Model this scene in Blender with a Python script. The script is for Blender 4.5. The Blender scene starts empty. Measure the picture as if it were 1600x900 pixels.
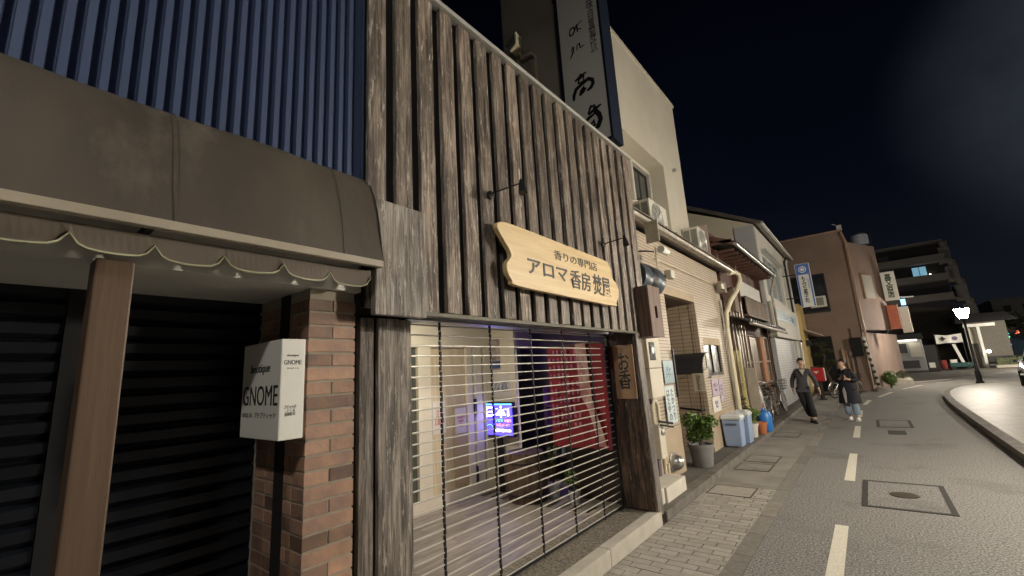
import bpy, bmesh, math, random
from mathutils import Vector, Matrix
random.seed(7)
R = math.radians
S = bpy.context.scene
COL = S.collection

# ------------------------------------------------------------------ camera
cd = bpy.data.cameras.new('camera'); cam = bpy.data.objects.new('camera', cd); COL.objects.link(cam)
def _n(v): return v.normalized()
_ey = _n(Vector((559, 102, 682))); _ex = -_n(Vector((-866, 186, 682)))
_ex = _n(_ex - _ey * _ex.dot(_ey)); _ez = _ex.cross(_ey)
rows = (_ex, _ey, _ez)
Mw = Matrix([[r[0], -r[1], -r[2]] for r in rows]).to_4x4()
cam.matrix_world = Matrix.Translation((0, 0, 1.7)) @ Mw
cd.sensor_width = 36; cd.lens = 682 / 1600 * 36; cd.clip_end = 2000; cd.clip_start = 0.05
S.camera = cam

# ------------------------------------------------------------------ view / world
S.render.engine = 'CYCLES'
S.view_settings.view_transform = 'Standard'; S.view_settings.look = 'None'
S.view_settings.exposure = 0.0; S.view_settings.gamma = 1
W = bpy.data.worlds.new('World'); S.world = W; W.use_nodes = True
wn = W.node_tree.nodes; wl = W.node_tree.links; wn.clear()
wo = wn.new('ShaderNodeOutputWorld'); bg = wn.new('ShaderNodeBackground'); wl.new(bg.outputs[0], wo.inputs[0])
tc = wn.new('ShaderNodeTexCoord'); sx = wn.new('ShaderNodeSeparateXYZ'); wl.new(tc.outputs['Generated'], sx.inputs[0])
rp = wn.new('ShaderNodeValToRGB'); wl.new(sx.outputs['Z'], rp.inputs[0])
rp.color_ramp.elements[0].position = 0.0; rp.color_ramp.elements[0].color = (.0085, .0100, .0145, 1)
rp.color_ramp.elements[1].position = .75; rp.color_ramp.elements[1].color = (.0003, .0004, .0013, 1)
e = rp.color_ramp.elements.new(.30); e.color = (.0018, .0026, .0062, 1)
# thin moonlit cloud low on the right
dp = wn.new('ShaderNodeVectorMath'); dp.operation = 'DOT_PRODUCT'; wl.new(tc.outputs['Generated'], dp.inputs[0])
dp.inputs[1].default_value = Vector((.34, .88, .34)).normalized()
mr = wn.new('ShaderNodeMapRange'); wl.new(dp.outputs['Value'], mr.inputs[0])
mr.inputs[1].default_value = .955; mr.inputs[2].default_value = 1.03; mr.interpolation_type = 'SMOOTHERSTEP'
ns = wn.new('ShaderNodeTexNoise'); ns.inputs['Scale'].default_value = 4.5; ns.inputs['Detail'].default_value = 5
wl.new(tc.outputs['Generated'], ns.inputs['Vector'])
mu = wn.new('ShaderNodeMath'); mu.operation = 'MULTIPLY'; wl.new(mr.outputs[0], mu.inputs[0]); wl.new(ns.outputs['Fac'], mu.inputs[1])
mx = wn.new('ShaderNodeMix'); mx.data_type = 'RGBA'; mx.blend_type = 'ADD'
wl.new(mu.outputs[0], mx.inputs['Factor']); wl.new(rp.outputs[0], mx.inputs['A']); mx.inputs['B'].default_value = (.075, .088, .100, 1)
ns2 = wn.new('ShaderNodeTexNoise'); ns2.inputs['Scale'].default_value = 2.2; ns2.inputs['Detail'].default_value = 4
wl.new(tc.outputs['Generated'], ns2.inputs['Vector'])
mr2 = wn.new('ShaderNodeMapRange'); wl.new(ns2.outputs['Fac'], mr2.inputs[0]); mr2.inputs[3].default_value = .55; mr2.inputs[4].default_value = 1.45
vm = wn.new('ShaderNodeVectorMath'); vm.operation = 'SCALE'; wl.new(mx.outputs['Result'], vm.inputs[0]); wl.new(mr2.outputs[0], vm.inputs['Scale'])
wl.new(vm.outputs[0], bg.inputs[0]); bg.inputs[1].default_value = 1.0

# ------------------------------------------------------------------ lamp strengths (the lamps themselves are built further down)
GLOBE = 680.0
TALL = 50.0

# ------------------------------------------------------------------ materials
def nt(name):
    m = bpy.data.materials.new(name); m.use_nodes = True
    t = m.node_tree; b = t.nodes['Principled BSDF']
    return m, t, b
def mat(name, c, rough=.6, metal=0, c2=None, sc=8, amt=.5, stretch=(1, 1, 1), bump=0, bsc=None, bstretch=None, island=0, coat=0, dirt=None, spec=None, detail=4):
    """colour c varied towards c2 by noise; island = random value per separate piece; dirt=(colour, scale, threshold)"""
    m, t, b = nt(name); N = t.nodes; L = t.links
    b.inputs['Roughness'].default_value = rough; b.inputs['Metallic'].default_value = metal
    if spec is not None: b.inputs['Specular IOR Level'].default_value = spec
    b.inputs['Coat Weight'].default_value = coat; b.inputs['Coat Roughness'].default_value = .25
    tc = N.new('ShaderNodeTexCoord')
    def noise(scale, st, det=4, rg=.55):
        mp = N.new('ShaderNodeMapping'); mp.inputs['Scale'].default_value = st; L.new(tc.outputs['Object'], mp.inputs[0])
        n = N.new('ShaderNodeTexNoise'); n.inputs['Scale'].default_value = scale; n.inputs['Detail'].default_value = det
        n.inputs['Roughness'].default_value = rg
        L.new(mp.outputs[0], n.inputs['Vector']); return n, mp
    if c2 is None: c2 = tuple(x * .72 for x in c)
    n, mp = noise(sc, stretch, detail)
    r = N.new('ShaderNodeMapRange'); L.new(n.outputs['Fac'], r.inputs[0])
    r.inputs[1].default_value = .5 - .28 / max(amt, .01) * .5 if amt < 1 else .42
    r.inputs[2].default_value = .5 + .28 / max(amt, .01) * .5 if amt < 1 else .58
    mixn = N.new('ShaderNodeMix'); mixn.data_type = 'RGBA'; L.new(r.outputs[0], mixn.inputs['Factor'])
    mixn.inputs['A'].default_value = (*c, 1); mixn.inputs['B'].default_value = (*c2, 1)
    out = mixn.outputs['Result']
    if island:
        g = N.new('ShaderNodeNewGeometry'); rr = N.new('ShaderNodeMapRange'); L.new(g.outputs['Random Per Island'], rr.inputs[0])
        rr.inputs[3].default_value = 1 - island; rr.inputs[4].default_value = 1 + island
        v = N.new('ShaderNodeVectorMath'); v.operation = 'SCALE'; L.new(out, v.inputs[0]); L.new(rr.outputs[0], v.inputs['Scale']); out = v.outputs[0]
        ad = N.new('ShaderNodeVectorMath'); ad.operation = 'SCALE'; L.new(g.outputs['Random Per Island'], ad.inputs['Scale']); ad.inputs[0].default_value = (13, 7, 29)
        L.new(ad.outputs[0], mp.inputs['Location'])
    if dirt:
        dn, _ = noise(dirt[1], (1, 1, .45), 6, .65)
        dr = N.new('ShaderNodeMapRange'); L.new(dn.outputs['Fac'], dr.inputs[0]); dr.inputs[1].default_value = dirt[2]; dr.inputs[2].default_value = dirt[2] + .2
        dm = N.new('ShaderNodeMix'); dm.data_type = 'RGBA'; L.new(dr.outputs[0], dm.inputs['Factor']); L.new(out, dm.inputs['A']); dm.inputs['B'].default_value = (*dirt[0], 1)
        out = dm.outputs['Result']
    L.new(out, b.inputs['Base Color'])
    if bump:
        bn, _ = noise(bsc or sc * 2, bstretch or stretch, 6, .6)
        bp = N.new('ShaderNodeBump'); bp.inputs['Strength'].default_value = 1; bp.inputs['Distance'].default_value = bump
        L.new(bn.outputs['Fac'], bp.inputs['Height']); L.new(bp.outputs[0], b.inputs['Normal'])
        rr2 = N.new('ShaderNodeMapRange'); L.new(bn.outputs['Fac'], rr2.inputs[0]); rr2.inputs[3].default_value = max(rough - .12, .05); rr2.inputs[4].default_value = min(rough + .12, 1)
        L.new(rr2.outputs[0], b.inputs['Roughness'])
    return m
def emis(name, c, s):
    m, t, b = nt(name); b.inputs['Base Color'].default_value = (*c, 1); b.inputs['Emission Color'].default_value = (*c, 1); b.inputs['Emission Strength'].default_value = s
    return m
def glass(name, c=(.8, .85, .85), rough=.05):
    m, t, b = nt(name); b.inputs['Base Color'].default_value = (*c, 1); b.inputs['Roughness'].default_value = rough
    b.inputs['Transmission Weight'].default_value = 1; b.inputs['IOR'].default_value = 1.1; return m
def lines(name, c, c2, pitch, width, axis='Z', rough=.6, vpitch=None, vaxis=None, bump=.004, noise=.25, dirt=None):
    """horizontal (or vertical) joints of a cladding at a fixed pitch in metres"""
    m = mat(name, c, rough, c2=tuple(x * .82 for x in c), sc=3, amt=noise * 2, dirt=dirt); t = m.node_tree; N = t.nodes; L = t.links; b = N['Principled BSDF']
    src = b.inputs['Base Color'].links[0].from_socket
    tc = N.new('ShaderNodeTexCoord'); s = N.new('ShaderNodeSeparateXYZ'); L.new(tc.outputs['Object'], s.inputs[0])
    def joint(ax, p, w):
        a = N.new('ShaderNodeMath'); a.operation = 'DIVIDE'; L.new(s.outputs[ax], a.inputs[0]); a.inputs[1].default_value = p
        f = N.new('ShaderNodeMath'); f.operation = 'FRACT'; L.new(a.outputs[0], f.inputs[0])
        l = N.new('ShaderNodeMath'); l.operation = 'LESS_THAN'; L.new(f.outputs[0], l.inputs[0]); l.inputs[1].default_value = w; return l.outputs[0]
    j = joint(axis, pitch, width)
    if vpitch:
        j2 = joint(vaxis, vpitch, .012 / vpitch); mxx = N.new('ShaderNodeMath'); mxx.operation = 'MAXIMUM'; L.new(j, mxx.inputs[0]); L.new(j2, mxx.inputs[1]); j = mxx.outputs[0]
    mm = N.new('ShaderNodeMix'); mm.data_type = 'RGBA'; L.new(j, mm.inputs['Factor']); L.new(src, mm.inputs['A']); mm.inputs['B'].default_value = (*c2, 1)
    L.new(mm.outputs['Result'], b.inputs['Base Color'])
    iv = N.new('ShaderNodeMath'); iv.operation = 'SUBTRACT'; iv.inputs[0].default_value = 1; L.new(j, iv.inputs[1])
    bp = N.new('ShaderNodeBump'); bp.inputs['Strength'].default_value = 1; bp.inputs['Distance'].default_value = bump
    L.new(iv.outputs[0], bp.inputs['Height']); L.new(bp.outputs[0], b.inputs['Normal'])
    return m

WOOD = mat('weathered_plank', (.36, .31, .26), .42, c2=(.05, .038, .03), sc=9, amt=.95, stretch=(3.2, 3.2, .22), bump=.012, bsc=14, bstretch=(2.4, 2.4, .3), island=.38, coat=.25, detail=7)
WOODL = mat('weathered_post', (.30, .265, .225), .5, c2=(.08, .064, .052), sc=7, amt=.9, stretch=(3, 3, .16), bump=.007, bsc=12, bstretch=(3, 3, .2), island=.25, detail=7)
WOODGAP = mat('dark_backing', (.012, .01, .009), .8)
WOODD = mat('charred_timber', (.15, .085, .05), .45, c2=(.022, .014, .011), sc=4, amt=.95, stretch=(3, 3, .25), bump=.004, bsc=10, bstretch=(4, 4, .2), coat=.2)
WOODBOX = mat('box_timber', (.17, .105, .075), .6, c2=(.055, .035, .026), sc=6, amt=.9, stretch=(3, 3, .25), bump=.003, bsc=14, bstretch=(3, 3, .25))
PINE = mat('brown_post_timber', (.13, .083, .050), .5, c2=(.08, .05, .031), sc=5, amt=.6, stretch=(3, 3, .2), bump=.0015, bsc=14, bstretch=(4, 4, .3), dirt=((.05, .024, .013), 5.5, .66))
SIGNW = mat('pale_sign_timber', (.80, .62, .33), .42, c2=(.66, .47, .22), sc=3.2, amt=.8, stretch=(1, .5, 7), bump=.002, bsc=8, bstretch=(1, .5, 8), coat=.3)
SIGNEDGE = mat('sign_edge_timber', (.38, .30, .12), .5)
CORR = mat('blue_metal_sheet', (.085, .118, .215), .42, metal=.3, c2=(.06, .085, .16), sc=2, amt=.5, stretch=(1, 1, .3))
AWN = mat('awning_vinyl', (.092, .076, .057), .6, c2=(.052, .043, .032), sc=2.2, amt=.8, stretch=(1, 1, .35), bump=.02, bsc=1.6, bstretch=(1, 1, .6), dirt=((.15, .125, .095), 3.0, .58))
AWNBAR = mat('awning_bar', (.42, .37, .29), .5, c2=(.3, .26, .2), sc=4)
VAL = mat('awning_valance', (.17, .14, .11), .7, c2=(.12, .10, .08), sc=5)
PIPING = mat('valance_piping', (.50, .50, .32), .5)
SOFF = mat('soffit_panel', (.78, .76, .69), .6, c2=(.68, .66, .6), sc=2, amt=.4)
SHUT = mat('dark_shutter', (.012, .015, .022), .38, metal=.3, c2=(.007, .009, .013), sc=3, amt=.6, stretch=(1, 1, 4), bump=.003, bsc=2, dirt=((.12, .13, .14), 5, .745))
MORTAR = mat('mortar', (.38, .34, .27), .9, sc=20)
BRICK = mat('brick', (.36, .215, .135), .6, c2=(.19, .12, .10), sc=9, amt=.7, bump=.003, bsc=30, island=.5)
WHITEP = mat('white_acrylic', (.80, .80, .74), .35, c2=(.70, .70, .64), sc=3, amt=.4)
BLACK = mat('black_letter', (.012, .012, .013), .5)
GREYL = mat('grey_letter', (.16, .16, .155), .5)
DKMETAL = mat('dark_metal', (.03, .03, .032), .45, metal=.5)
SILVER = mat('silver_metal', (.62, .62, .60), .3, metal=.85, c2=(.5, .5, .48))
ALU = mat('aluminium', (.70, .70, .66), .38, metal=.5, c2=(.6, .6, .57))
ROD = mat('grille_rod', (.62, .60, .54), .42, metal=.2)
CHAIN = mat('grille_link', (.02, .02, .022), .5, metal=.4)
CREAM = mat('cream_wall', (.66, .62, .52), .65, c2=(.58, .54, .45), sc=1.2, amt=.6, bump=.002, bsc=30, dirt=((.44, .40, .33), 1.1, .60))
CREAMD = mat('darker_render', (.52, .46, .37), .8, c2=(.43, .38, .30), sc=1.5, bump=.003, bsc=25, dirt=((.20, .17, .135), 1.6, .53))  # darker than the front wall's cream, with random dark blotches
CREAMPIPE = mat('cream_pipe', (.72, .66, .48), .4, c2=(.62, .56, .4), sc=3)
TILE = lines('tan_tile', (.52, .44, .34), (.15, .115, .08), .052, .17, rough=.45)
TILER = lines('tan_tile_reveal', (.50, .40, .28), (.17, .115, .075), .075, .13, rough=.45, vpitch=.235, vaxis='X')
TANP = mat('tan_render', (.47, .38, .27), .7, c2=(.38, .30, .21), sc=2.5, amt=.6, bump=.001, bsc=30)
SOFDK = mat('entrance_soffit', (.20, .17, .15), .7)
ROOFM = mat('roof_metal', (.22, .20, .18), .4, metal=.4, c2=(.13, .11, .1), sc=3)
GUT = mat('gutter_metal', (.40, .37, .31), .35, metal=.55, c2=(.22, .19, .15), sc=5, amt=.7)
KAWARA = mat('dark_roof_tile', (.10, .10, .105), .35, c2=(.05, .05, .052), sc=6, island=.3, bump=.004)
DKWOOD = mat('dark_red_timber', (.12, .055, .035), .6, c2=(.06, .028, .02), sc=5, stretch=(2, 2, .3), bump=.002)
MIDWOOD = mat('brown_timber', (.20, .14, .095), .6, c2=(.11, .075, .05), sc=5, stretch=(2, 2, .3), island=.25)
WHITEW = mat('white_wall', (.62, .60, .53), .7, c2=(.54, .52, .46), sc=1.2, bump=.001, bsc=25, dirt=((.44, .42, .37), 1.3, .62))
GREYW = mat('pale_grey_wall', (.52, .53, .53), .65, c2=(.44, .45, .46), sc=1.5)
BLUEG = mat('greyblue_glass', (.28, .33, .36), .2, c2=(.2, .24, .27), sc=1)
GSHUT = lines('grey_shutter', (.46, .47, .47), (.25, .26, .27), .09, .18, rough=.45, vpitch=1.5, vaxis='Y')
PINKW = mat('pinkish_panel', (.42, .34, .30), .75)
YELW = mat('yellow_wall', (.72, .55, .24), .7, c2=(.6, .45, .19), sc=1.5, dirt=((.5, .38, .18), 1.4, .62))
BROWNW = mat('brown_render', (.25, .175, .14), .8, c2=(.19, .13, .10), sc=.8, amt=.7, bump=.003, bsc=20, dirt=((.22, .13, .095), .9, .62))
BROWNP = mat('brown_pipe', (.40, .26, .17), .5)
DARK = mat('dark_void', (.008, .008, .008), .9)
CONC = mat('concrete', (.30, .28, .24), .85, c2=(.20, .185, .16), sc=5, amt=.7, bump=.004, bsc=40, dirt=((.12, .11, .095), 2.5, .60))
CONCL = mat('pale_concrete', (.55, .52, .45), .8, c2=(.42, .39, .33), sc=5, amt=.6, bump=.002, bsc=40, dirt=((.26, .24, .2), 4, .62))
WHBLK = mat('white_block', (.68, .65, .57), .8, c2=(.56, .53, .46), sc=6, amt=.6, bump=.002, bsc=40, dirt=((.3, .28, .22), 5, .62))
AGG = mat('exposed_aggregate', (.27, .24, .19), .85, c2=(.09, .08, .062), sc=45, amt=.95, bump=.004, bsc=70)
ASPH = mat('asphalt', (.37, .36, .34), .75, c2=(.075, .072, .068), sc=58, amt=.98, bump=.012, bsc=50, dirt=((.13, .125, .118), .7, .54), detail=3)
PATCH = mat('tar_patch', (.045, .043, .04), .75, c2=(.028, .027, .026), sc=40, bump=.003, bsc=60)
GRND = mat('ground_concrete', (.13, .125, .11), .85, c2=(.09, .085, .075), sc=1, amt=.7, bump=.003, bsc=30)
PAVER = mat('sidewalk_paver', (.42, .395, .345), .8, c2=(.32, .30, .26), sc=14, amt=.6, bump=.002, bsc=60, island=.14, dirt=((.14, .125, .1), 2.0, .63))
WALK = mat('worn_walk_concrete', (.32, .30, .265), .8, c2=(.22, .21, .185), sc=2.2, amt=.8, bump=.003, bsc=50, dirt=((.10, .092, .08), 1.6, .58))
GUTTERM = mat('gutter_stone', (.27, .255, .225), .8, c2=(.19, .18, .16), sc=20, amt=.7, bump=.003, bsc=60, island=.22)
PLAZA = mat('plaza_stone', (.50, .46, .37), .6, c2=(.36, .33, .265), sc=5, amt=.7, stretch=(1, 1, 1), bump=.01, bsc=9, island=.10)
KERB = mat('kerb_stone', (.20, .185, .16), .75, c2=(.11, .10, .088), sc=6, amt=.8, bump=.004, bsc=40, island=.12)
PAINT = mat('road_paint', (.78, .75, .64), .6, c2=(.62, .59, .5), sc=40, amt=.8, bump=.002, bsc=70, dirt=((.34, .32, .28), 12, .66))
IRON = mat('cast_iron', (.06, .055, .045), .55, metal=.4, c2=(.11, .08, .055), sc=20, bump=.002)
FLOORT = mat('porch_floor', (.36, .32, .28), .5, c2=(.20, .17, .145), sc=6, amt=.7, stretch=(3, .6, 1), bump=.002, bsc=10, island=.12)
DOORW = mat('door_cream', (.78, .73, .60), .5, c2=(.72, .66, .53), sc=1.5)
DOORT = mat('door_tan_panel', (.50, .39, .24), .55, c2=(.44, .34, .2), sc=2)
CURT = mat('curtain_cream', (.70, .60, .42), .8, c2=(.55, .46, .30), sc=6, amt=.8, stretch=(1, 4, .3), bump=.02, bsc=4, bstretch=(1, 4, .2))
RED = mat('red_cloth', (.30, .024, .028), .8, c2=(.15, .012, .028), sc=4, bump=.01, bsc=3, bstretch=(2, 2, .4))
PAPER = mat('paper', (.74, .70, .64), .6, c2=(.66, .62, .57), sc=3)
REDINK = mat('red_ink', (.55, .12, .10), .6)
BLUEINK = mat('blue_ink', (.06, .13, .30), .6)
PURPINK = mat('purple_ink', (.20, .13, .28), .6)
GREENINK = mat('green_ink', (.03, .09, .04), .6)
PLATEB = mat('pale_blue_plate', (.30, .42, .46), .35, c2=(.25, .36, .40))
PLATEW = mat('pale_plate', (.62, .72, .74), .35, c2=(.55, .65, .68))
LEAF = mat('leaf_green', (.15, .24, .05), .45, c2=(.05, .10, .02), sc=6, amt=.9, island=.45)
LEAFL = mat('leaf_light', (.20, .28, .06), .45, c2=(.09, .15, .03), sc=6, amt=.9, island=.4)
LEAFB = mat('leaf_brownish', (.12, .12, .05), .5, c2=(.06, .05, .022), sc=6, amt=.9, island=.4)
LEAFD = mat('leaf_pine', (.075, .085, .03), .6, c2=(.03, .04, .015), sc=6, amt=.9, island=.4)
BARK = mat('bark', (.09, .06, .04), .9, bump=.006)
POTG = mat('grey_pot', (.24, .24, .235), .5, c2=(.17, .17, .165), sc=4)
POTW = mat('white_pot', (.66, .65, .62), .5)
TERRA = mat('terracotta', (.50, .17, .06), .7)
SOIL = mat('soil', (.03, .022, .016), .95)
BINB = mat('blue_grey_plastic', (.33, .43, .62), .4, c2=(.28, .37, .54), sc=2)
BINL = mat('bin_lid_plastic', (.66, .69, .68), .4)
CANB = mat('bright_blue_plastic', (.04, .22, .62), .35, c2=(.03, .17, .5), sc=3)
POSTR = mat('postbox_red', (.50, .018, .02), .35)
SKIN = mat('skin', (.62, .41, .30), .5, c2=(.56, .36, .26), sc=10)
HAIR = mat('hair', (.012, .010, .009), .45)
SWEAT = mat('charcoal_sweater', (.060, .060, .068), .9, c2=(.042, .042, .048), sc=30, bump=.003, bsc=60)
SHIRT = mat('pale_shirt', (.62, .55, .47), .8)
TROUS = mat('black_trousers', (.008, .008, .010), .8, bump=.006, bsc=8, bstretch=(2, 2, .5))
def plank_mat(name, pale, mid, dark, rough=.42):
    m, t, b = nt(name); N = t.nodes; L = t.links
    tc = N.new('ShaderNodeTexCoord'); g = N.new('ShaderNodeNewGeometry')
    ad = N.new('ShaderNodeVectorMath'); ad.operation = 'SCALE'; L.new(g.outputs['Random Per Island'], ad.inputs['Scale']); ad.inputs[0].default_value = (13, 7, 29)
    def ns(scale, st, det, rg=.6, dist=0):
        mp = N.new('ShaderNodeMapping'); mp.inputs['Scale'].default_value = st; L.new(tc.outputs['Object'], mp.inputs[0]); L.new(ad.outputs[0], mp.inputs['Location'])
        n = N.new('ShaderNodeTexNoise'); n.inputs['Scale'].default_value = scale; n.inputs['Detail'].default_value = det; n.inputs['Roughness'].default_value = rg; n.inputs['Distortion'].default_value = dist
        L.new(mp.outputs[0], n.inputs['Vector']); return n.outputs['Fac']
    grain = ns(30, (1.6, 1.6, .09), 6, .62, .6); blot = ns(6, (2, 2, .35), 5); flake_glint = ns(30, (1.5, 1.5, .20), 8, .76, .4)
    r1 = N.new('ShaderNodeValToRGB'); L.new(grain, r1.inputs[0]); e = r1.color_ramp.elements
    e[0].position = .40; e[0].color = (*dark, 1); e[1].position = .58; e[1].color = (*mid, 1)
    m1 = N.new('ShaderNodeMapRange'); L.new(blot, m1.inputs[0]); m1.inputs[1].default_value = .38; m1.inputs[2].default_value = .62; m1.inputs[3].default_value = .45; m1.inputs[4].default_value = 1.3
    s1 = N.new('ShaderNodeVectorMath'); s1.operation = 'SCALE'; L.new(r1.outputs[0], s1.inputs[0]); L.new(m1.outputs[0], s1.inputs['Scale'])
    m2 = N.new('ShaderNodeMapRange'); L.new(flake_glint, m2.inputs[0]); m2.inputs[1].default_value = .555; m2.inputs[2].default_value = .62
    mx = N.new('ShaderNodeMix'); mx.data_type = 'RGBA'; L.new(m2.outputs[0], mx.inputs['Factor']); L.new(s1.outputs[0], mx.inputs['A']); mx.inputs['B'].default_value = (*pale, 1)  # pale flakes plus the grain's gloss highlights, painted into the colour
    rr = N.new('ShaderNodeMapRange'); L.new(g.outputs['Random Per Island'], rr.inputs[0]); rr.inputs[3].default_value = .72; rr.inputs[4].default_value = 1.3
    s2 = N.new('ShaderNodeVectorMath'); s2.operation = 'SCALE'; L.new(mx.outputs['Result'], s2.inputs[0]); L.new(rr.outputs[0], s2.inputs['Scale']); L.new(s2.outputs[0], b.inputs['Base Color'])
    a = N.new('ShaderNodeMath'); a.operation = 'ADD'; L.new(grain, a.inputs[0]); L.new(flake_glint, a.inputs[1])
    bp = N.new('ShaderNodeBump'); bp.inputs['Distance'].default_value = .014; bp.inputs['Strength'].default_value = 1; L.new(a.outputs[0], bp.inputs['Height']); L.new(bp.outputs[0], b.inputs['Normal'])
    b.inputs['Roughness'].default_value = rough; b.inputs['Coat Weight'].default_value = .35; b.inputs['Coat Roughness'].default_value = .3
    L.new(bp.outputs[0], b.inputs['Coat Normal']); return m
WOOD = plank_mat('weathered_plank', (.62, .56, .47), (.32, .26, .205), (.10, .073, .054), .34)
WOODP = plank_mat('pale_panel_wood', (.64, .60, .54), (.42, .38, .33), (.20, .17, .14), .34)
WOODL = plank_mat('weathered_post', (.44, .40, .35), (.29, .255, .22), (.12, .10, .083), .5)
WOODD = plank_mat('charred_timber', (.30, .19, .12), (.13, .072, .045), (.018, .012, .010), .5)
COAT = mat('navy_coat', (.007, .008, .014), .8, bump=.006, bsc=6, bstretch=(2, 2, .5))
JEAN = mat('pale_jeans', (.26, .34, .42), .8, c2=(.20, .27, .35), sc=9)
SHOEW = mat('white_shoes', (.75, .74, .70), .5)
SHOEB = mat('dark_shoes', (.03, .022, .018), .4)
RUBBER = mat('rubber', (.02, .02, .02), .7)
ACW = mat('appliance_white', (.68, .66, .58), .45, c2=(.58, .56, .48), sc=3)
ACG = mat('appliance_grille', (.24, .24, .21), .5)
SIGNP = mat('sign_plastic', (.86, .84, .76), .35, c2=(.78, .76, .68), sc=.7, amt=.5)
NAVY = mat('navy_metal', (.016, .024, .045), .4, metal=.2)
SLATE = mat('slate_cylinder', (.10, .125, .15), .3, metal=.3)
APTW = mat('apartment_concrete', (.30, .28, .25), .8, c2=(.24, .22, .20), sc=.3)
APTD = mat('apartment_recess', (.045, .045, .05), .7)
TEAL = mat('teal_plastic', (.02, .09, .085), .4)
CARP = mat('car_paint', (.01, .013, .03), .22, metal=.3, coat=.8)
TAR = mat('tarred_mesh', (.05, .04, .035), .8)
BLUES = mat('sign_blue', (.09, .19, .55), .4)
ORNG = mat('sign_orange', (.72, .17, .06), .45)
YBRD = mat('yellow_board', (.76, .66, .28), .5)
BEIGEB = mat('beige_board', (.58, .51, .42), .6)

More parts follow.
